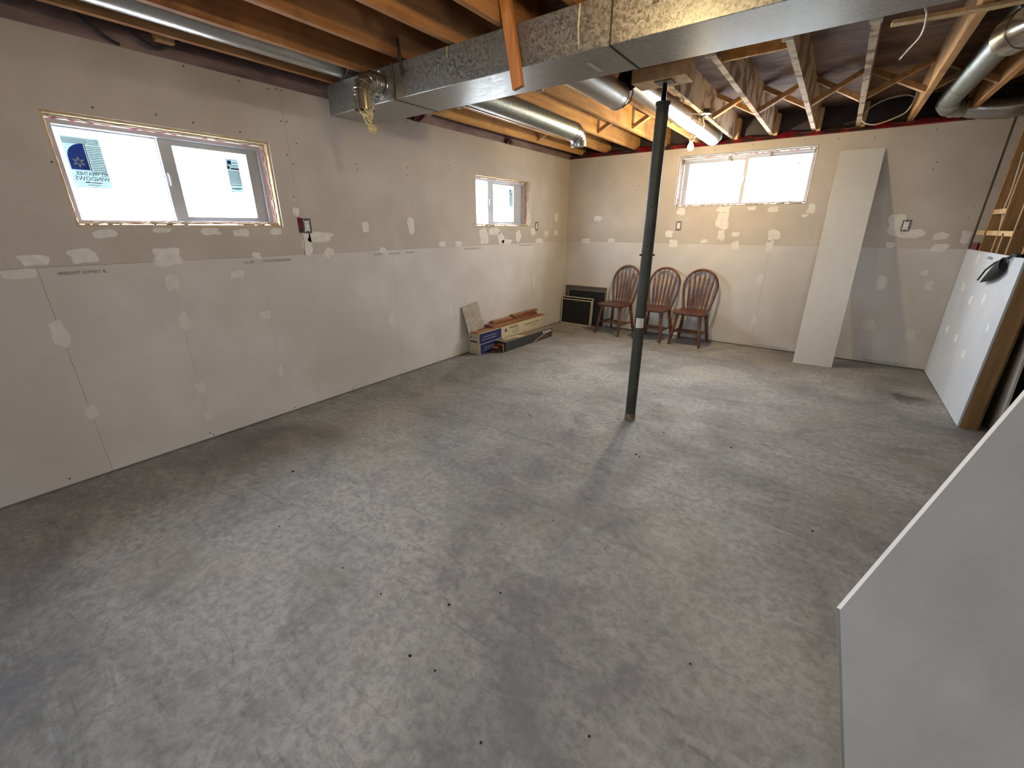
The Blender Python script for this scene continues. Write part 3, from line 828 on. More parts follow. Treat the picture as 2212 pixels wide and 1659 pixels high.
# five-gore elbow hanging open on the near side of the duct
el = thing('duct_elbow', 'shiny open sheet metal elbow turned down from the trunk duct side', 'duct')
cx, zc, R = -2.55, 2.283, 0.085
P = [(cx, DY0 + 0.014, zc), (cx, 2.045, zc)]
for i in range(0, 4):
    a = PI / 2 * (i + 0.5) / 4
    P.append((cx, 2.030 - R * math.sin(a), zc - R + R * math.cos(a)))
P += [(cx, 2.030 - R, zc - R - 0.005), (cx, 2.030 - R, 2.118)]
MB().hollow(P, 0.062, 0.0015, 28).build('elbow_body', 'elbow_metal', el, smooth=True)
for i, q in enumerate(P[1:-1]):
    nx = Vector(P[i + 2]) - Vector(P[i])
    ring(MB(), q, nx, 0.0625, 0.004).build('gore_seam', 'elbow_metal', el, smooth=True)
ring(MB(), (cx, DY0 - 0.004, zc), (0, 1, 0), 0.074, 0.004).build('collar', 'elbow_metal', el, smooth=True)
bt = MB().bar((cx - 0.058, 1.945, 2.222), (cx - 0.04, 1.899, 2.222), 0.003, 0.028).build('paper_tag', 'sticker_white', el)

# tuft of insulation hanging from the elbow
base = Vector((cx, 2.030 - R, 2.14))
b = MB(); bmx = bmesh.new(); bmesh.ops.create_icosphere(bmx, subdivisions=3, radius=0.027)
for v in bmx.verts:
    d = v.co.normalized(); v.co = d * 0.022 * (1 + 0.9 * noise.noise(d * 2.6) + 0.5 * noise.noise(d * 7))
    v.co += base + Vector((0.055, 0.0, -0.128))
b.add([tuple(v.co) for v in bmx.verts], [tuple(v.index for v in f.verts) for f in bmx.faces]); bmx.free()
wad = b.build('insulation_wad', 'insulation', el); wad['label'] = 'torn tan insulation dangling from the open elbow'
for k in range(9):
    pts = []; rs = []
    ox, oy = (0.052 if k % 3 else -0.052) * (1 if k < 5 else 0.5), RNG.uniform(-0.02, 0.02)
    L_ = RNG.uniform(0.05, 0.13)
    for i in range(7):
        t = i / 6
        pts.append(base + Vector((ox * (1 - t) + 0.045 * t + RNG.uniform(-.013, .013), oy * (1 - t) + RNG.uniform(-.013, .013), -L_ * t)))
        rs.append(0.0065 * RNG.uniform(0.3, 1.3) * (1.1 - 0.5 * t))
    MB().tube(pts, rs, 7).build('fibre_strand', 'insulation', wad, smooth=True)

# back branch pipes
p2 = thing('round_duct', 'dull round metal pipe leaving the duct and ending in a bent boot', 'duct')
ax2 = (-2.20, 2.285)
MB().hollow([(ax2[0], DY1 - 0.002, ax2[1]), (ax2[0], 3.2, ax2[1]), (ax2[0] - 0.02, 4.02, ax2[1])], 0.076, 0.002, 28).build('pipe', 'pipe_dull', p2, smooth=True)
b = MB(); P = [(-2.22, 4.00, 2.285), (-2.22, 4.06, 2.283), (-2.22, 4.12, 2.26), (-2.22, 4.15, 2.215), (-2.22, 4.155, 2.17)]
b.hollow(P, 0.077, 0.002, 26); b.build('end_elbow', 'pipe_metal', p2, smooth=True)
for q, d in ((P[0], (0, 1, 0)), (P[1], (0, 1, -.1)), (P[2], (0, 1, -1)), (P[3], (0, .1, -1))):
    ring(MB(), q, d, 0.078, 0.004).build('gore_seam', 'pipe_metal', p2, smooth=True)
MB().bar((-2.285, 2.45, 2.226), (-2.30, 4.0, 2.226), 0.006, 0.005).build('pipe_seam', 'pipe_metal', p2)

p3 = thing('round_duct', 'short wide shiny pipe stub open behind the trunk duct beside the post', 'duct')
MB().hollow([(-1.425, DY1 - 0.002, 2.285), (-1.425, 2.9, 2.285), (-1.43, 3.215, 2.285)], 0.082, 0.002, 30).build('pipe', 'pipe_metal', p3, smooth=True)
ring(MB(), (-1.43, 3.205, 2.285), (0, 1, 0), 0.083, 0.006).build('end_bead', 'pipe_metal', p3, smooth=True)
b = MB(); b.tube([(-1.37, 3.16, 2.20), (-1.33, 3.2, 2.24), (-1.325, 3.22, 2.30), (-1.345, 3.21, 2.35)], 0.004, 6)
b.build('damper_wire', 'strap_steel', p3, smooth=True)

p4 = thing('round_duct', 'bright round pipe running from behind the post to the back wall', 'duct')
MB().hollow([(-1.375, 3.235, 2.385), (-1.375, 4.60, 2.385)], 0.079, 0.002, 30).build('pipe', 'pipe_metal', p4, smooth=True)
MB().hollow([(-1.375, 4.56, 2.385), (-1.375, 4.7, 2.385), (-1.375, 5.74, 2.385)], 0.074, 0.002, 30).build('end_pipe', 'pipe_metal', p4, smooth=True)
ring(MB(), (-1.375, 4.59, 2.385), (0, 1, 0), 0.080, 0.005).build('joint_ring', 'pipe_metal', p4, smooth=True)
P = [(-1.375, 5.72, 2.385), (-1.375, 5.78, 2.387), (-1.375, 5.83, 2.41), (-1.375, 5.855, 2.455), (-1.375, 5.86, 2.60)]
b = MB(); b.tube(P, 0.076, 26); b.build('end_elbow', 'pipe_metal', p4, smooth=True)
for q, d in ((P[0], (0, 1, 0)), (P[1], (0, 1, .1)), (P[2], (0, 1, 1))):
    ring(MB(), q, d, 0.077, 0.004).build('gore_seam', 'pipe_metal', p4, smooth=True)

p5 = thing('round_duct', 'grey pipe turning into a crumpled foil elbow along the back wall top', 'duct')
MB().hollow([(0.555, 3.5, 2.46), (0.545, 4.5, 2.46), (0.535, 5.62, 2.46)], 0.074, 0.002, 28).build('pipe', 'pipe_dull', p5, smooth=True)
ring(MB(), (0.55, 3.92, 2.46), (0, 1, 0), 0.076, 0.006).build('joint_ring', 'pipe_dull', p5, smooth=True)
ring(MB(), (0.54, 5.1, 2.46), (0, 1, 0), 0.075, 0.004).build('joint_ring', 'pipe_dull', p5, smooth=True)
pts = []; rs = []
for i in range(40):
    t = i / 39
    if t < 0.2:
        a = t / 0.2 * PI / 2; q = Vector((0.535 + 0.15 * (1 - math.cos(a)), 5.60 + 0.29 * math.sin(a), 2.44 - 0.05 * t))
    else:
        s = (t - 0.2) / 0.8; q = Vector((0.685 + 1.2 * s, 5.89 + 0.02 * s, 2.43 - 0.05 * math.sin(PI * min(1, s * 2.2)) + 0.05 * s))
    pts.append(q); rs.append(0.076 * (1 + 0.10 * (i % 2) - 0.05 + RNG.uniform(-.05, .05)))
MB().tube(pts, rs, 22).build('foil_elbow', 'pipe_metal', p5, smooth=True)
# larger pipe crossing from the right
p6 = thing('round_duct', 'large shiny pipe elbow hanging below the joists beside the grey pipe', 'duct')
P = [(0.475, 3.36, 2.285), (0.50, 3.27, 2.287), (0.56, 3.17, 2.289), (0.66, 3.08, 2.29), (0.80, 2.97, 2.29), (1.3, 2.60, 2.29)]
MB().tube(P, 0.085, 30).build('pipe', 'elbow_metal', p6, smooth=True)
for i in (1, 2, 3):
    ring(MB(), P[i], Vector(P[i + 1]) - Vector(P[i - 1]), 0.086, 0.005).build('gore_seam', 'elbow_metal', p6, smooth=True)


# ------------------------------------------------------------------ bulb on its lamp holder
def bulb(name, loc, label, power, wire):
    t = thing(name, label, 'lamp', loc)
    MB().lathe([(0.0, -0.034), (0.018, -0.030), (0.029, -0.014), (0.031, 0.0), (0.028, 0.014), (0.019, 0.032), (0.0145, 0.046), (0.0135, 0.056)], n=24).build('glass_bulb', 'bulb_glow', t, smooth=True)
    MB().lathe([(0.016, 0.050), (0.022, 0.056), (0.024, 0.075), (0.034, 0.082), (0.042, 0.092), (0.042, 0.100), (0.02, 0.104)], n=24).build('lamp_holder', 'porcelain', t, smooth=True)
    b = MB(); b.tube(wire, 0.003, 6); b.build('lamp_wire', 'cable_dark', t, smooth=True)
    b = MB(); b.tube([Vector(q) + Vector((0.02, 0.02, 0.0)) for q in wire], 0.003, 6); b.build('lamp_wire', 'cable_white', t, smooth=True)
    d = bpy.data.lights.new(name + '_light', 'POINT'); d.energy = power; d.color = (1.0, 0.75, 0.38); d.shadow_soft_size = 0.03
    o = bpy.data.objects.new(name + '_light', d); COL.objects.link(o); o.location = (0, 0, -0.045); o.parent = t
    return t


bulb('hanging_bulb', (-1.39, 4.98, 2.195), 'lit bare bulb in a porcelain holder dangling near the back window', 33.0,
     [(0, 0, 0.10), (0.035, -0.02, 0.115), (0.075, -0.06, 0.10), (0.12, -0.15, 0.16), (0.125, -0.30, 0.22)])
bulb('ceiling_bulb', (-0.80, 1.32, 2.31), 'lit bare bulb in a porcelain holder in front of the trunk duct', 16.0,
     [(0, 0, 0.10), (0.0, 0.0, 0.16), (-0.01, 0.02, 0.2), (-0.015, 0.02, 0.24)])
jb = thing('junction_box', 'small metal junction box with loose wires on the joist behind the post', 'electrical box')
MB().lathe([(0.0, 0.0), (0.045, 0.0), (0.048, 0.004), (0.048, 0.036), (0.0, 0.036)], (-1.19, 4.62, 2.395), 8).build('box_body', 'strap_steel', jb)
MB().tube([(-1.17, 4.62, 2.396), (-1.24, 4.60, 2.37), (-1.25, 4.66, 2.36), (-1.20, 4.66, 2.37)], 0.003, 6).build('loose_wire', 'cable_white', jb, smooth=True)
MB().tube([(-1.21, 4.64, 2.396), (-1.26, 4.66, 2.375), (-1.23, 4.56, 2.36), (-1.18, 4.58, 2.375)], 0.003, 6).build('loose_wire', 'cable_dark', jb, smooth=True)


# ------------------------------------------------------------------ cables
def cable(name, pts, r, mat, label):
    cu = []
    P_ = [Vector(q) for q in pts]
    for i in range(len(P_) - 1):
        p0 = P_[max(i - 1, 0)]; p1 = P_[i]; p2_ = P_[i + 1]; p3_ = P_[min(i + 2, len(P_) - 1)]
        for s in range(6):
            t = s / 6
            cu.append(0.5 * ((2 * p1) + (-p0 + p2_) * t + (2 * p0 - 5 * p1 + 4 * p2_ - p3_) * t * t + (-p0 + 3 * p1 - 3 * p2_ + p3_) * t ** 3))
    cu.append(P_[-1])
    return tag(MB().tube(cu, r, 8).build(name, mat, smooth=True), label, 'cable')
cable('white_cable', [(0.10, 3.13, 2.62), (0.107, 3.12, 2.42), (0.128, 3.19, 2.385), (0.137, 3.45, 2.38), (0.105, 3.66, 2.375), (0.081, 3.78, 2.365)], 0.0045, 'cable_white', 'loose white cable end hanging below the subfloor by the beam')
cable('white_cable', [(0.30, 5.6, 2.61), (0.305, 5.65, 2.52), (0.28, 5.7, 2.43), (0.22, 5.7, 2.385), (0.07, 5.7, 2.34), (-0.035, 5.7, 2.38), (-0.02, 5.7, 2.47), (0.10, 5.72, 2.54), (0.24, 5.74, 2.56), (0.315, 5.8, 2.54)], 0.006, 'cable_white', 'coiled white cable looping between two joists by the back wall')
cable('white_cable', [(-1.20, 4.05, 2.6), (-1.225, 4.05, 2.45), (-1.235, 4.07, 2.35), (-1.20, 4.2, 2.33), (-1.185, 4.4, 2.36), (-1.19, 4.58, 2.405)], 0.004, 'cable_white', 'thin pale cable looping down to the junction box')
cable('dark_cable', [(-3.17, 0.80, 2.60), (-3.21, 0.90, 2.53), (-3.28, 1.03, 2.43), (-3.31, 1.13, 2.385), (-3.31, 1.19, 2.39), (-3.28, 1.26, 2.43), (-3.23, 1.40, 2.5), (-3.17, 1.60, 2.56)], 0.008, 'cable_dark', 'dark cable sagging against the plastic film above the left window')
cable('dark_cable', [(-3.17, 0.55, 2.56), (-3.24, 0.72, 2.50), (-3.30, 0.86, 2.42), (-3.335, 0.95, 2.375), (-3.345, 1.0, 2.36)], 0.007, 'cable_dark', 'short dark cable poking through the plastic film at the far left')
cable('dark_cable', [(-3.26, 4.40, 2.56), (-3.29, 4.46, 2.46), (-3.32, 4.54, 2.385), (-3.335, 4.57, 2.365)], 0.006, 'cable_dark', 'dark cable dropping to the red tape over the small window')


# ------------------------------------------------------------------ outlets
def outlet(ax, u, z, label, box='outlet_box'):
    t = thing('wall_outlet', label, 'outlet', (XL, u, z) if ax == 0 else (u, YB, z), PI / 2 if ax == 0 else 0.0)
    # local: -Y points into the room
    MB().slab((-0.033, 0.033), (-0.054, 0.054), [(-0.026, 0.026, -0.047, 0.047)], 1, -0.004, 0.03).build('box_rim', box, t)
    r = bevel(MB().box(-0.0175, 0.0175, -0.007, 0.004, -0.036, 0.036).build('receptacle', 'outlet_white', t), 0.003)
    MB().box(-0.026, 0.026, 0.004, 0.006, -0.047, 0.047).build('box_back', 'print_dark', t)
    for s in (-1, 1):
        MB().box(-0.009, -0.006, -0.0078, -0.006, s * 0.018 - 0.005, s * 0.018 + 0.005).build('slot', 'print_dark', r)
        MB().box(0.006, 0.009, -0.0078, -0.006, s * 0.018 - 0.005, s * 0.018 + 0.005).build('slot', 'print_dark', r)
        MB().box(-0.012, 0.012, -0.002, 0.002, s * 0.043 - 0.006, s * 0.043 + 0.006).build('mounting_ear', 'strap_steel', t)
    return t
ot = outlet(0, 1.905, 1.445, 'outlet with a red barrier gap beside the large left window')
MB().box(-0.070, -0.034, -0.0008, 0.012, -0.05, 0.06).build('red_barrier', 'poly_red', ot)
outlet(0, 5.19, 1.447, 'small outlet box between the small window and the corner')
outlet(1, -1.709, 1.452, 'outlet in the back wall below the window')
outlet(1, 0.536, 1.450, 'outlet ringed by joint compound right of the leaning board')


# ------------------------------------------------------------------ arrow-back chairs
def lerp_prof(prof, L_):
    return [(r, z * L_) for r, z in prof]


def make_chair(label):
    t = thing('dining_chair', label, 'chair', group='arrow-back chairs along the back wall')
    SZ = 0.430
    # saddle seat
    out = []
    for (x, y) in ((-0.205, -0.16), (-0.185, -0.205), (-0.10, -0.222), (0, -0.226), (0.10, -0.222), (0.185, -0.205), (0.205, -0.16), (0.198, -0.05), (0.178, 0.08), (0.160, 0.165), (0.12, 0.196), (0, 0.205), (-0.12, 0.196), (-0.160, 0.165), (-0.178, 0.08), (-0.198, -0.05)):
        out.append((x, y))
    b = MB(); n = len(out); rings = ((0.90, SZ - 0.036), (0.985, SZ - 0.026), (1.0, SZ - 0.012), (0.985, SZ - 0.002), (0.92, SZ), (0.6, SZ - 0.006), (0.25, SZ - 0.008))
    for s, z in rings:
        b.v += [(x * s, y * s, z) for x, y in out]
    for i in range(len(rings) - 1):
        for k in range(n):
            b.f.append((i * n + k, i * n + (k + 1) % n, (i + 1) * n + (k + 1) % n, (i + 1) * n + k))
    b.f.append(tuple(reversed(range(n)))); b.f.append(tuple((len(rings) - 1) * n + k for k in range(n)))
    b.build('seat', 'chair_seat', t, smooth=True)
    prof = [(0.011, 0), (0.0135, 0.02), (0.0165, 0.10), (0.0185, 0.13), (0.0145, 0.15), (0.0175, 0.18), (0.0185, 0.35), (0.0195, 0.52), (0.0165, 0.60), (0.0205, 0.63), (0.0150, 0.67), (0.0205, 0.70), (0.0150, 0.74), (0.019, 0.82), (0.0215, 0.92), (0.0215, 1.0)]
    legs = {}
    for sx in (-1, 1):
        for sy in (-1, 1):
            a = Vector((sx * 0.188, sy * 0.205, 0)); c = Vector((sx * 0.138, sy * 0.140, SZ - 0.030))
            pts = [a.lerp(c, z) for r, z in prof]
            MB().tube(pts, [r * 1.12 for r, z in prof], 14).build('leg', 'chair_wood', t, smooth=True)
            legs[sx, sy] = (a, c)
    at_ = lambda k, z: legs[k][0].lerp(legs[k][1], z / (SZ - 0.03))
    for sx in (-1, 1):
        a, c = at_((sx, -1), 0.155), at_((sx, 1), 0.155)
        MB().tube([a, a.lerp(c, .25), a.lerp(c, .5), a.lerp(c, .75), c], [0.009, 0.0115, 0.0135, 0.0115, 0.009], 10).build('side_stretcher', 'chair_wood', t, smooth=True)
    for f_ in (0.28, 0.62):
        a = at_((-1, -1), 0.155).lerp(at_((-1, 1), 0.155), f_); c = at_((1, -1), 0.155).lerp(at_((1, 1), 0.155), f_)
        MB().tube([a, a.lerp(c, .25), a.lerp(c, .5), a.lerp(c, .75), c], [0.009, 0.0115, 0.0135, 0.0115, 0.009], 10).build('cross_stretcher', 'chair_wood', t, smooth=True)
    # bow
    lean = 0.100
    def back(x, z): return Vector((x, 0.155 + lean * (z - SZ) / 0.49, z))
    bow = []
    for i in range(33):
        a = PI * i / 32
        u = -math.cos(a)
        bow.append(back(0.205 * u, 0.715 + 0.205 * math.sin(a)))
    side = lambda s: [back(s * (0.150 + 0.055 * (1 - (1 - k / 7.0) ** 1.6)), SZ - 0.012 + (0.715 - SZ + 0.012) * k / 7.0) for k in range(7)]
    pts = side(-1) + bow + list(reversed(side(1)))
    MB().tube(pts, 0.0155, 12, up=(0, 1, 0.27)).build('bow_back', 'chair_wood', t, smooth=True)
    for i in range(6):
        s = (i - 2.5) / 2.5
        xb = 0.105 * s; xt = 0.150 * s
        zt = 0.715 + 0.205 * math.sqrt(max(0, 1 - (xt / 0.205) ** 2)) - 0.006
        prof_s = [(0.0055, 0), (0.0075, 0.03), (0.0155, 0.12), (0.0145, 0.30), (0.0125, 0.6), (0.0150, 0.80), (0.0065, 0.88), (0.0055, 1.0)]
        P_ = [back(xb, SZ - 0.008).lerp(back(xt, zt), f_) for w, f_ in prof_s]
        MB().tube(P_, [w * 1.15 for w, f_ in prof_s], 10, flat=0.38, up=(0, 1, 0.27)).build('arrow_slat', 'chair_wood', t, smooth=True)
    return t


def copy_tree(o, parent=None):
    c = o.copy(); COL.objects.link(c); c.parent = parent
    for ch in list(o.children):
        copy_tree(ch, c)
    return c


ch3 = make_chair('brown arrow-back wooden chair farthest from the screens, nearest the leaning white board')
ch2 = copy_tree(ch3); ch2['label'] = 'brown arrow-back wooden chair standing in the middle of the three'
ch1 = copy_tree(ch3); ch1['label'] = 'brown arrow-back wooden chair nearest the leaning window screens'
ch3.location = (-1.318, 5.757, 0); ch3.rotation_euler = (0, 0, math.radians(-1.5))
ch2.location = (-1.790, 5.742, 0); ch2.rotation_euler = (0, 0, math.radians(-4.0))
ch1.location = (-2.352, 5.766, 0); ch1.rotation_euler = (0, 0, math.radians(-9.0))


# ------------------------------------------------------------------ window screens in the corner
def screen(label, x0, x1, yb, yt, h, fw, fmat, mmat, rz=0.0, zb=0.0, th=0.012):
    t = thing('window_screen', label, 'window screen', ((x0 + x1) / 2, yb, zb), rz, None)
    w = x1 - x0
    t.rotation_euler = (-math.atan2(yt - yb, h), 0, rz)
    fr = MB().slab((-w / 2, w / 2), (0, h), [(-w / 2 + fw, w / 2 - fw, fw, h - fw)], 1, -th / 2, th / 2).build('screen_frame', fmat, t)
    bevel(fr, 0.002)
    MB().box(-w / 2 + fw, w / 2 - fw, -0.001, 0.001, fw, h - fw).build('mesh_panel', mmat, t)
    return t
screen('large cream-framed insect screen leaning on the back wall in the corner', -3.352, -2.608, 5.992, 6.035, 0.605, 0.019, 'screen_frame', 'screen_mesh_pale')
screen('dark grey-framed insect screen leaning on the large cream one', -3.262, -2.626, 5.968, 6.008, 0.532, 0.012, 'screen_grey', 'screen_mesh')
s = screen('small cream-framed screen directly behind the frontmost one', -3.350, -2.800, 5.934, 5.964, 0.420, 0.013, 'screen_frame', 'screen_mesh', math.radians(-2.5))
s = screen('small cream-framed black screen in front of the other screens', -3.338, -2.810, 5.908, 5.938, 0.385, 0.013, 'screen_frame', 'screen_mesh', math.radians(-2.5))
MB().tube([(-0.02, -0.007, 0.372), (-0.018, -0.010, 0.352), (0.0, -0.011, 0.345), (0.018, -0.010, 0.352), (0.02, -0.007, 0.372)], 0.0025, 6).build('pull_tab', 'screen_grey', s, smooth=True)

# ------------------------------------------------------------------ flooring cartons and planks
CX0, CX1 = -3.342, -3.170
def carton(label, z0, z1, y0, y1, end):
    t = thing('flooring_carton', label, 'carton', (0, 0, 0), 0, 'flooring cartons by the left wall')
    bevel(MB().box(CX0, CX1, y0, y1, z0, z1).build('carton_body', 'carton_white', t), 0.004)
    bl = MB().box(CX1 - 0.004, CX1 + 0.0008, y0 + 0.006, y0 + 0.43, z0 + 0.004, z1 - 0.004).build('blue_panel', 'carton_blue', t)
    hh = z1 - z0
    F = lambda y, z: frame_mat((CX1 + 0.0014, y, z), (0, 1, 0), (0, 0, 1))
    text('carton_lettering', '25 year Aluminum Oxide finish for', 0.021, 'print_white', t, F(y0 + 0.075, z0 + hh * 0.56), shear=0.25, sx=0.86)
    text('carton_lettering', 'maximum protection, durability & shine', 0.021, 'print_white', t, F(y0 + 0.055, z0 + hh * 0.32), shear=0.25, sx=0.80)
    tri = [(y0 + 0.495, z0 + hh * 0.42), (y0 + 0.525, z0 + hh * 0.86), (y0 + 0.56, z0 + hh * 0.42), (y0 + 0.527, z0 + hh * 0.52)]
    MB().prism(tri, 0, CX1 - 0.002, CX1 + 0.0012).build('logo_mark', 'carton_blue', t)
    text('carton_lettering', 'FloorStyles', 0.046, 'print_dark', t, F(y0 + 0.60, z0 + hh * 0.66), sx=0.95)
    for k in range(4):
        MB().box(CX1 - 0.002, CX1 + 0.0010, y0 + 0.66, y0 + 0.82, z0 + hh * (0.50 - 0.12 * k), z0 + hh * (0.54 - 0.12 * k)).build('fine_print', 'print_faint', t)
    text('carton_lettering', 'Traditional Home', 0.058, 'print_green', t, F(y0 + 0.92, z0 + hh * 0.46), shear=0.4, sx=0.95)
    text('carton_lettering', 'COLLECTION', 0.024, 'print_green', t, F(y0 + 1.08, z0 + hh * 0.2))
    E = lambda x, z: frame_mat((x, y0 - 0.0012, z), (1, 0, 0), (0, 0, 1))
    if end:
        MB().slab((CX0 + 0.014, CX1 - 0.014), (z0 + 0.012, z1 - 0.012), [(CX0 + 0.017, CX1 - 0.017, z0 + 0.015, z1 - 0.015)], 1, y0 - 0.0008, y0 + 0.002).build('label_border', 'print_grey', t)
        MB().box(CX0 + 0.03, CX1 - 0.03, y0 - 0.0010, y0 + 0.002, z0 + 0.022, z0 + 0.040).build('label_bar', 'print_dark', t)
        MB().prism([(CX0 + 0.032, z0 + 0.068), (CX0 + 0.047, z0 + 0.098), (CX0 + 0.062, z0 + 0.068), (CX0 + 0.047, z0 + 0.076)], 1, y0 - 0.001, y0 + 0.002).build('logo_mark', 'carton_blue', t)
        text('carton_lettering', 'FloorStyles', 0.022, 'print_grey', t, E(CX0 + 0.07, z0 + 0.08), sx=0.8)
        text('carton_lettering', 'Oak', 0.022, 'print_grey', t, E(CX0 + 0.09, z0 + 0.055), sx=0.9)
    else:
        MB().bar((CX1 - 0.062, y0 - 0.0005, z0), (CX1 - 0.055, y0 - 0.0005, z1), 0.003, 0.002, (0, 1, 0)).build('flap_gap', 'carton_brown', t)
        text('carton_lettering', 'OAK', 0.020, 'print_grey', t, E(CX0 + 0.025, z0 + 0.045)); text('carton_lettering', 'Sculpty', 0.020, 'print_grey', t, E(CX0 + 0.035, z0 + 0.02))
        text('carton_lettering', 'EX', 0.016, 'print_grey', t, E(CX1 - 0.04, z0 + 0.045)); text('carton_lettering', '1001', 0.016, 'print_grey', t, E(CX1 - 0.045, z0 + 0.02))
    return t
carton('white and blue flooring carton at the bottom of the stack by the left wall', 0.0, 0.128, 3.715, 5.02, False)
carton('white and blue flooring carton on top of the other carton', 0.128, 0.258, 3.70, 5.06, True)

dk = thing('flooring_carton', 'torn dark grey flooring carton lying on the floor before the stack', 'carton', (-3.085, 4.0, 0), math.radians(-2.6), 'flooring cartons by the left wall')
b = MB(); Wd, Hd, Ld = 0.152, 0.120, 1.03
b.slab((-Wd / 2, Wd / 2), (0, Hd), [(-Wd / 2 + 0.004, Wd / 2 - 0.004, 0.004, Hd - 0.004)], 1, 0.0, Ld)
b.build('carton_sleeve', 'carton_dark', dk)
MB().box(-Wd / 2, Wd / 2, 0.0, Ld, Hd - 0.001, Hd + 0.0012).build('carton_top', 'carton_top', dk)
for k, (y0, l_, a) in enumerate(((0.10, 0.30, 0.05), (0.45, 0.16, -0.04), (0.30, 0.12, 0.2))):
    MB().bar((-0.03 + 0.02 * k, y0, Hd + 0.002), (-0.03 + 0.02 * k + a * l_, y0 + l_, Hd + 0.003), 0.06, 0.002).build('torn_strip', 'carton_white' if k != 1 else 'plank_brown', dk)
MB().box(Wd / 2 - 0.002, Wd / 2 + 0.0008, 0.62, Ld - 0.005, 0.003, 0.070).build('brown_panel', 'carton_brown', dk)
pts = [(Wd / 2 + 0.0012, 0.60 + 0.42 * t, 0.004 + 0.082 * math.sin(PI / 2 * t) ** 0.9) for t in [i / 14 for i in range(15)]]
MB().tube(pts, 0.0032, 6).build('white_arc', 'print_white', dk)
for k in range(5):
    MB().box(Wd / 2 - 0.001, Wd / 2 + 0.0012, 0.80 + 0.043 * k, 0.828 + 0.043 * k, 0.084, 0.110).build('symbol_square', 'print_white', dk)
text('carton_lettering', 'Quickstyle', 0.032, 'print_faint', dk, frame_mat((Wd / 2 + 0.0014, 0.78, 0.026), (0, 1, 0), (0, 0, 1)), shear=0.2)
for k, (dx, dz, dy, a) in enumerate(((-0.020, 0.02, -0.10, 0.008), (0.0, 0.045, -0.07, 0.0), (-0.015, 0.068, -0.13, -0.008), (0.02, 0.092, -0.05, 0.0))):
    MB().bar((dx - a, dy, dz), (dx + a, 0.4, dz), 0.085, 0.012).build('plank_end', 'plank_red', dk)
MB().bar((-0.02, 0.0, 0.03), (0.01, -0.07, 0.012), 0.09, 0.003).build('torn_flap', 'carton_top', dk)
MB().bar((0.055, 0.0, 0.06), (0.075, -0.045, 0.05), 0.10, 0.003, (1, 0, 0)).build('torn_flap', 'carton_top', dk)

planks = [((-3.225, 3.69, 0.2645), (-3.205, 5.16, 0.2645), 0.075, 0.012, 'plank_brown', 'brown laminate plank lying along the front of the upper carton'),
          ((-3.305, 3.67, 0.2645), (-3.300, 4.95, 0.2645), 0.072, 0.012, 'plank_red', 'reddish laminate plank flat on the carton against the wall'),
          ((-3.235, 4.02, 0.2772), (-3.225, 5.08, 0.2772), 0.09, 0.012, 'plank_brown', 'brown laminate plank second up on the carton pile'),
          ((-3.30, 4.00, 0.2905), (-3.29, 4.545, 0.2905), 0.082, 0.014, 'plank_red', 'reddish laminate plank end facing the tile on the carton pile'),
          ((-3.318, 4.13, 0.3095), (-3.305, 4.52, 0.3095), 0.07, 0.022, 'plank_brown', 'short offcut plank on top of the carton pile by the tile'),
          ((-3.300, 4.55, 0.2985), (-3.285, 5.06, 0.2985), 0.09, 0.028, 'plank_red', 'short plank on top of the carton pile toward the corner'),
          ((-3.318, 4.56, 0.3255), (-3.310, 5.14, 0.3255), 0.06, 0.022, 'plank_brown', 'topmost narrow plank of the carton pile')]
for a, c, w, h_, mt, lb in planks:
    tag(bevel(MB().bar(a, c, w, h_).build('flooring_plank', mt), 0.0015), lb, 'plank', 'loose planks on the cartons')
tl = MB().bar((-3.283, 3.79, 0.2712), (-3.350, 3.752, 0.585), 0.285, 0.010, (1, 0, 0)).build('floor_tile', 'tile_stone')
tag(bevel(tl, 0.002), 'mottled grey-beige floor tile leaning on the wall above the cartons', 'tile')

# ------------------------------------------------------------------ white board leaning on the back wall
bd = MB()
A = Vector((-0.124, 5.569, 0.0)); B_ = Vector((0.236, 5.600, 0.0)); e = (B_ - A).normalized()
up_ = Vector((0.008, 0.0, 0)) + Vector((-e.y, e.x, 0)) * 0.446 + Vector((0, 0, 2.178)); nrm = e.cross(up_).normalized() * -0.014
if nrm.y < 0: nrm = -nrm
q = [A, B_, B_ + up_, A + up_]
bd.add(q + [p_ + nrm for p_ in q], [(0, 1, 2, 3), (7, 6, 5, 4), (0, 4, 5, 1), (1, 5, 6, 2), (2, 6, 7, 3), (3, 7, 4, 0)])
tag(bd.build('shelf_board', 'board_white'), 'tall narrow white board leaning against the back wall', 'board')

# ------------------------------------------------------------------ stud partition on the right
PX = 1.035
part = struct(MB().box(PX + T, PX + T + 0.089, 4.372, 6.05, 0.0, 0.038).build('wall_partition', 'wood_stud'))
MB().box(PX, PX + T - 0.0003, 4.372, 6.045, 0.005, 1.240).build('drywall_sheet', 'paper_skylit', part)
MB().box(PX + T + 0.0895, PX + T + 0.1005, 4.366, 6.04, 0.0, ZD).build('sheathing_panel', 'sheathing', part)
for y, top in ((4.372, ZJ), (4.50, ZJ), (4.868, ZJ), (5.11, 1.39), (5.262, ZJ), (5.655, ZJ)):
    MB().box(PX + T, PX + T + 0.089, y, y + 0.038, 0.0383, top).build('wall_stud', 'wood_stud', part)
MB().box(PX + T, PX + T + 0.089, 5.300, 5.98, 1.370, 1.408).build('blocking', 'wood_pale', part)
MB().box(PX + T, PX + T + 0.06, 4.906, 5.262, 1.370, 1.408).build('blocking', 'wood_pale', part)
MB().box(PX + T, PX + T + 0.089, 5.300, 5.655, 1.54, 1.578).build('blocking', 'wood_pale', part)
MB().box(PX + T, PX + T + 0.089, 4.372, 6.05, ZJ - 0.0385, ZJ - 0.0005).build('top_plate', 'wood_stud', part)
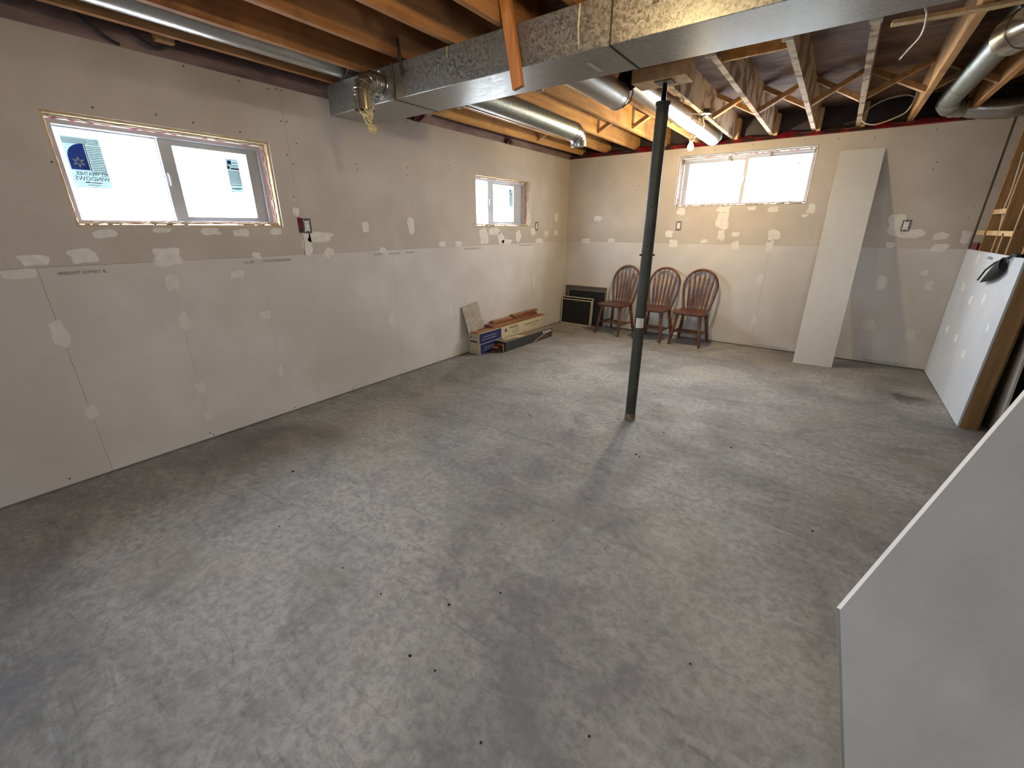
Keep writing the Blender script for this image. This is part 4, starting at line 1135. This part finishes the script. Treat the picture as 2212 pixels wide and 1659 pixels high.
MB().box(PX + T, PX + T + 0.05, 5.80, 6.0, 1.22, 1.30).build('red_barrier', 'poly_red', part)
PP = [(5.68, 0.917, 0.10, 0.08), (5.28, 0.849, 0.09, 0.09), (4.92, 0.896, 0.08, 0.085), (5.7, 0.517, 0.1, 0.07), (5.29, 0.508, 0.09, 0.08), (4.9, 0.454, 0.08, 0.08), (4.56, 0.738, 0.06, 0.06), (5.54, 1.172, 0.09, 0.09)]
for (y, z, w, h_) in PP:
    pl = [(y + a, z + c) for a, c in blob(RNG, w, h_)]
    MB().prism(pl, 0, PX + 0.002, PX - 0.0007).build('compound_patch', 'patch_white', part)
text('sheet_lettering', 'GP GYPSUM', 0.03, 'print_grey', part, frame_mat((PX - 0.0006, 5.25, 1.19), (0, -1, 0), (0, 0, 1)))
cable('white_cable', [(PX + 0.03, 5.50, 2.0), (PX + 0.035, 5.46, 1.72), (PX + 0.03, 5.45, 1.58), (PX + 0.03, 5.40, 1.50), (PX + 0.03, 5.36, 1.42)], 0.006, 'cable_white', 'white cable stapled inside the open stud partition')

# black pouch hanging over the partition sheet
hp = thing('hanging_pouch', 'black pointed rubber pouch hanging by a cord over the partition', 'pouch', (PX - 0.02, 4.60, 1.24))
b = MB(); N_ = 14
prof_h = []
for i in range(N_ + 1):
    t = i / N_
    prof_h.append((t, 0.062 * math.sin(PI * (0.08 + 0.92 * (1 - t)) * 0.62) ** 1.3 * (1 if t < 0.96 else 0.5)))
pts = [(-0.012, 0.045 + 0.40 * t ** 1.15, -0.055 - 0.165 * t + 0.0 * t) for t, r in prof_h]
b.tube(pts, [max(0.003, r) for t, r in prof_h], 12, flat=0.35, up=(1, 0, 0)); b.build('pouch_body', 'black_rubber', hp, smooth=True)
MB().tube([(-0.03, 0.44, -0.205), (-0.035, 0.30, -0.115), (-0.03, 0.16, -0.055), (-0.015, 0.06, -0.02), (0.010, -0.005, 0.006), (0.03, -0.03, 0.004)], 0.006, 8).build('cord', 'black_rubber', hp, smooth=True)
MB().tube([(-0.01, 0.055, -0.065), (-0.008, 0.02, -0.03), (0.012, -0.005, 0.004)], 0.006, 8).build('cord', 'black_rubber', hp, smooth=True)
MB().box(0.005, 0.05, -0.10, 0.02, 0.001, 0.022).build('cord_knot', 'black_rubber', hp)

# dim space behind the partition, a black bin added for its darkness
pn = tag(MB().bar((1.235, 4.62, 0.0), (1.185, 4.62, 1.10), 0.014, 0.60, (0, 1, 0)).build('leaning_panel', 'paper_grey'), 'grey panel leaning on the back of the stud partition', 'panel')
bn = thing('shade_bin', 'black bin added to keep the space behind the partition dark', 'bin', (1.62, 5.45, 0))
b = MB()
for (s, z) in ((0.86, 0.0), (1.0, 0.42)):
    b.v += [(-0.28 * s, -0.38 * s, z), (0.28 * s, -0.38 * s, z), (0.28 * s, 0.38 * s, z), (-0.28 * s, 0.38 * s, z)]
b.f += [(3, 2, 1, 0), (4, 5, 6, 7)] + [(i, (i + 1) % 4, 4 + (i + 1) % 4, 4 + i) for i in range(4)]
bevel(b.build('bin_body', 'dark_bin', bn), 0.02, 3)
bevel(MB().box(-0.30, 0.30, -0.40, 0.40, 0.42, 0.46).build('bin_lid', 'dark_bin', bn), 0.012, 3)
struct(MB().box(0.995, 2.85, 3.0, 3.1, 0, 2.39).build('wall_stair', 'plaster_dark'))

# ------------------------------------------------------------------ loose gypsum sheets leaning in the foreground
# an offcut with one corner cut off at 45 degrees, leaning back about 20 degrees
gs = thing('gypsum_sheet', 'large gypsum offcut with a slanted bright cut edge leaning in the foreground', 'drywall sheet')
hx = Vector((0.7557, 0.6549, 0.0)); ux = Vector((-0.2287, 0.2639, 0.9371)).normalized(); nx_ = hx.cross(ux).normalized()
O = Vector((0.2113, 1.2163, 0.466)) - ux * (0.466 / ux.z)
gs.matrix_world = Matrix(((hx.x, ux.x, nx_.x, O.x), (hx.y, ux.y, nx_.y, O.y), (hx.z, ux.z, nx_.z, O.z), (0, 0, 0, 1)))
a_ = 0.466 / ux.z
poly = [(0.0, 0.0), (1.5, 0.0), (1.5, 1.219), ((1.219 - a_) * 1.02, 1.219), (0.0, a_)]
MB().prism(poly, 2, -0.0005, 0.0).build('face_paper', 'paper_grey', gs)
poly2 = [(0.0012, 0.0), (1.5, 0.0), (1.5, 1.219), ((1.219 - a_) * 1.02, 1.219), (0.0012, a_ + 0.0012)]
MB().prism(poly2, 2, -0.0122, -0.0005).build('gypsum_core', 'paper_white', gs)
MB().prism([(0.0, 0.0), (0.0012, 0.0), (0.0012, a_), (0.0, a_ - 0.001)], 2, -0.0122, -0.0005).build('edge_paper', 'paper_edge_dimmed', gs)
MB().prism(poly, 2, -0.0127, -0.0122).build('back_paper', 'paper_grey', gs)
# low stud wall that the offcut leans on
kw = struct(MB().box(0.905, 0.994, 2.245, 3.0, 0.0, 0.038).build('wall_knee', 'wood_stud'))
for y in (2.245, 2.58, 2.96):
    MB().box(0.905, 0.994, y, y + 0.038, 0.0383, 1.19).build('wall_stud', 'wood_stud', kw)
MB().box(0.905, 0.994, 2.245, 3.0, 1.1902, 1.228).build('top_plate', 'wood_stud', kw)

# ------------------------------------------------------------------ crumbs on the floor, ground outdoors
b = MB()
spots = [(-2.46, 1.05, 0.012), (-1.73, 2.62, 0.010), (-1.70, 2.60, 0.008), (-1.12, 2.98, 0.010), (-0.75, 2.95, 0.008), (-0.80, 2.52, 0.010), (-0.77, 2.50, 0.009), (-0.30, 3.0, 0.009), (-2.2, 4.9, 0.012), (-2.6, 4.2, 0.012), (-2.45, 4.35, 0.010),
         (-3.1, 3.3, 0.012), (-0.97, 0.90, 0.008), (-0.93, 0.66, 0.009), (-0.33, 0.62, 0.008), (-0.55, 0.60, 0.006), (0.2, 2.3, 0.008), (-0.9, 1.6, 0.005), (-1.5, 1.8, 0.005), (-2.3, 5.3, 0.012)]
for i in range(70):
    spots.append((RNG.uniform(-3.0, 0.6), RNG.uniform(0.6, 5.3), RNG.uniform(0.003, 0.006)))
for (x, y, s) in spots:
    n = 5
    a0 = RNG.uniform(0, 6)
    base_ = [(x + s * RNG.uniform(0.6, 1.1) * math.cos(a0 + 2 * PI * k / n), y + s * RNG.uniform(0.6, 1.1) * math.sin(a0 + 2 * PI * k / n), 0.0) for k in range(n)]
    b.add(base_ + [(x, y, s * 0.7)], [(k, (k + 1) % n, n) for k in range(n)] + [tuple(reversed(range(n)))])
o = b.build('floor_debris', 'debris'); o['kind'] = 'stuff'; o['label'] = 'dark crumbs of dirt scattered over the concrete floor'; o['category'] = 'debris'

struct(MB().box(-18, -3.60, -14, 20, 1.18, 1.28).build('ground_left', 'ground_snow'))
struct(MB().box(-3.60, 14, 6.42, 20, 1.40, 1.50).build('ground_back', 'ground_snow'))
struct(MB().box(-3.60, 14, -14, -3.22, 1.18, 1.28).build('ground_front', 'ground_snow'))
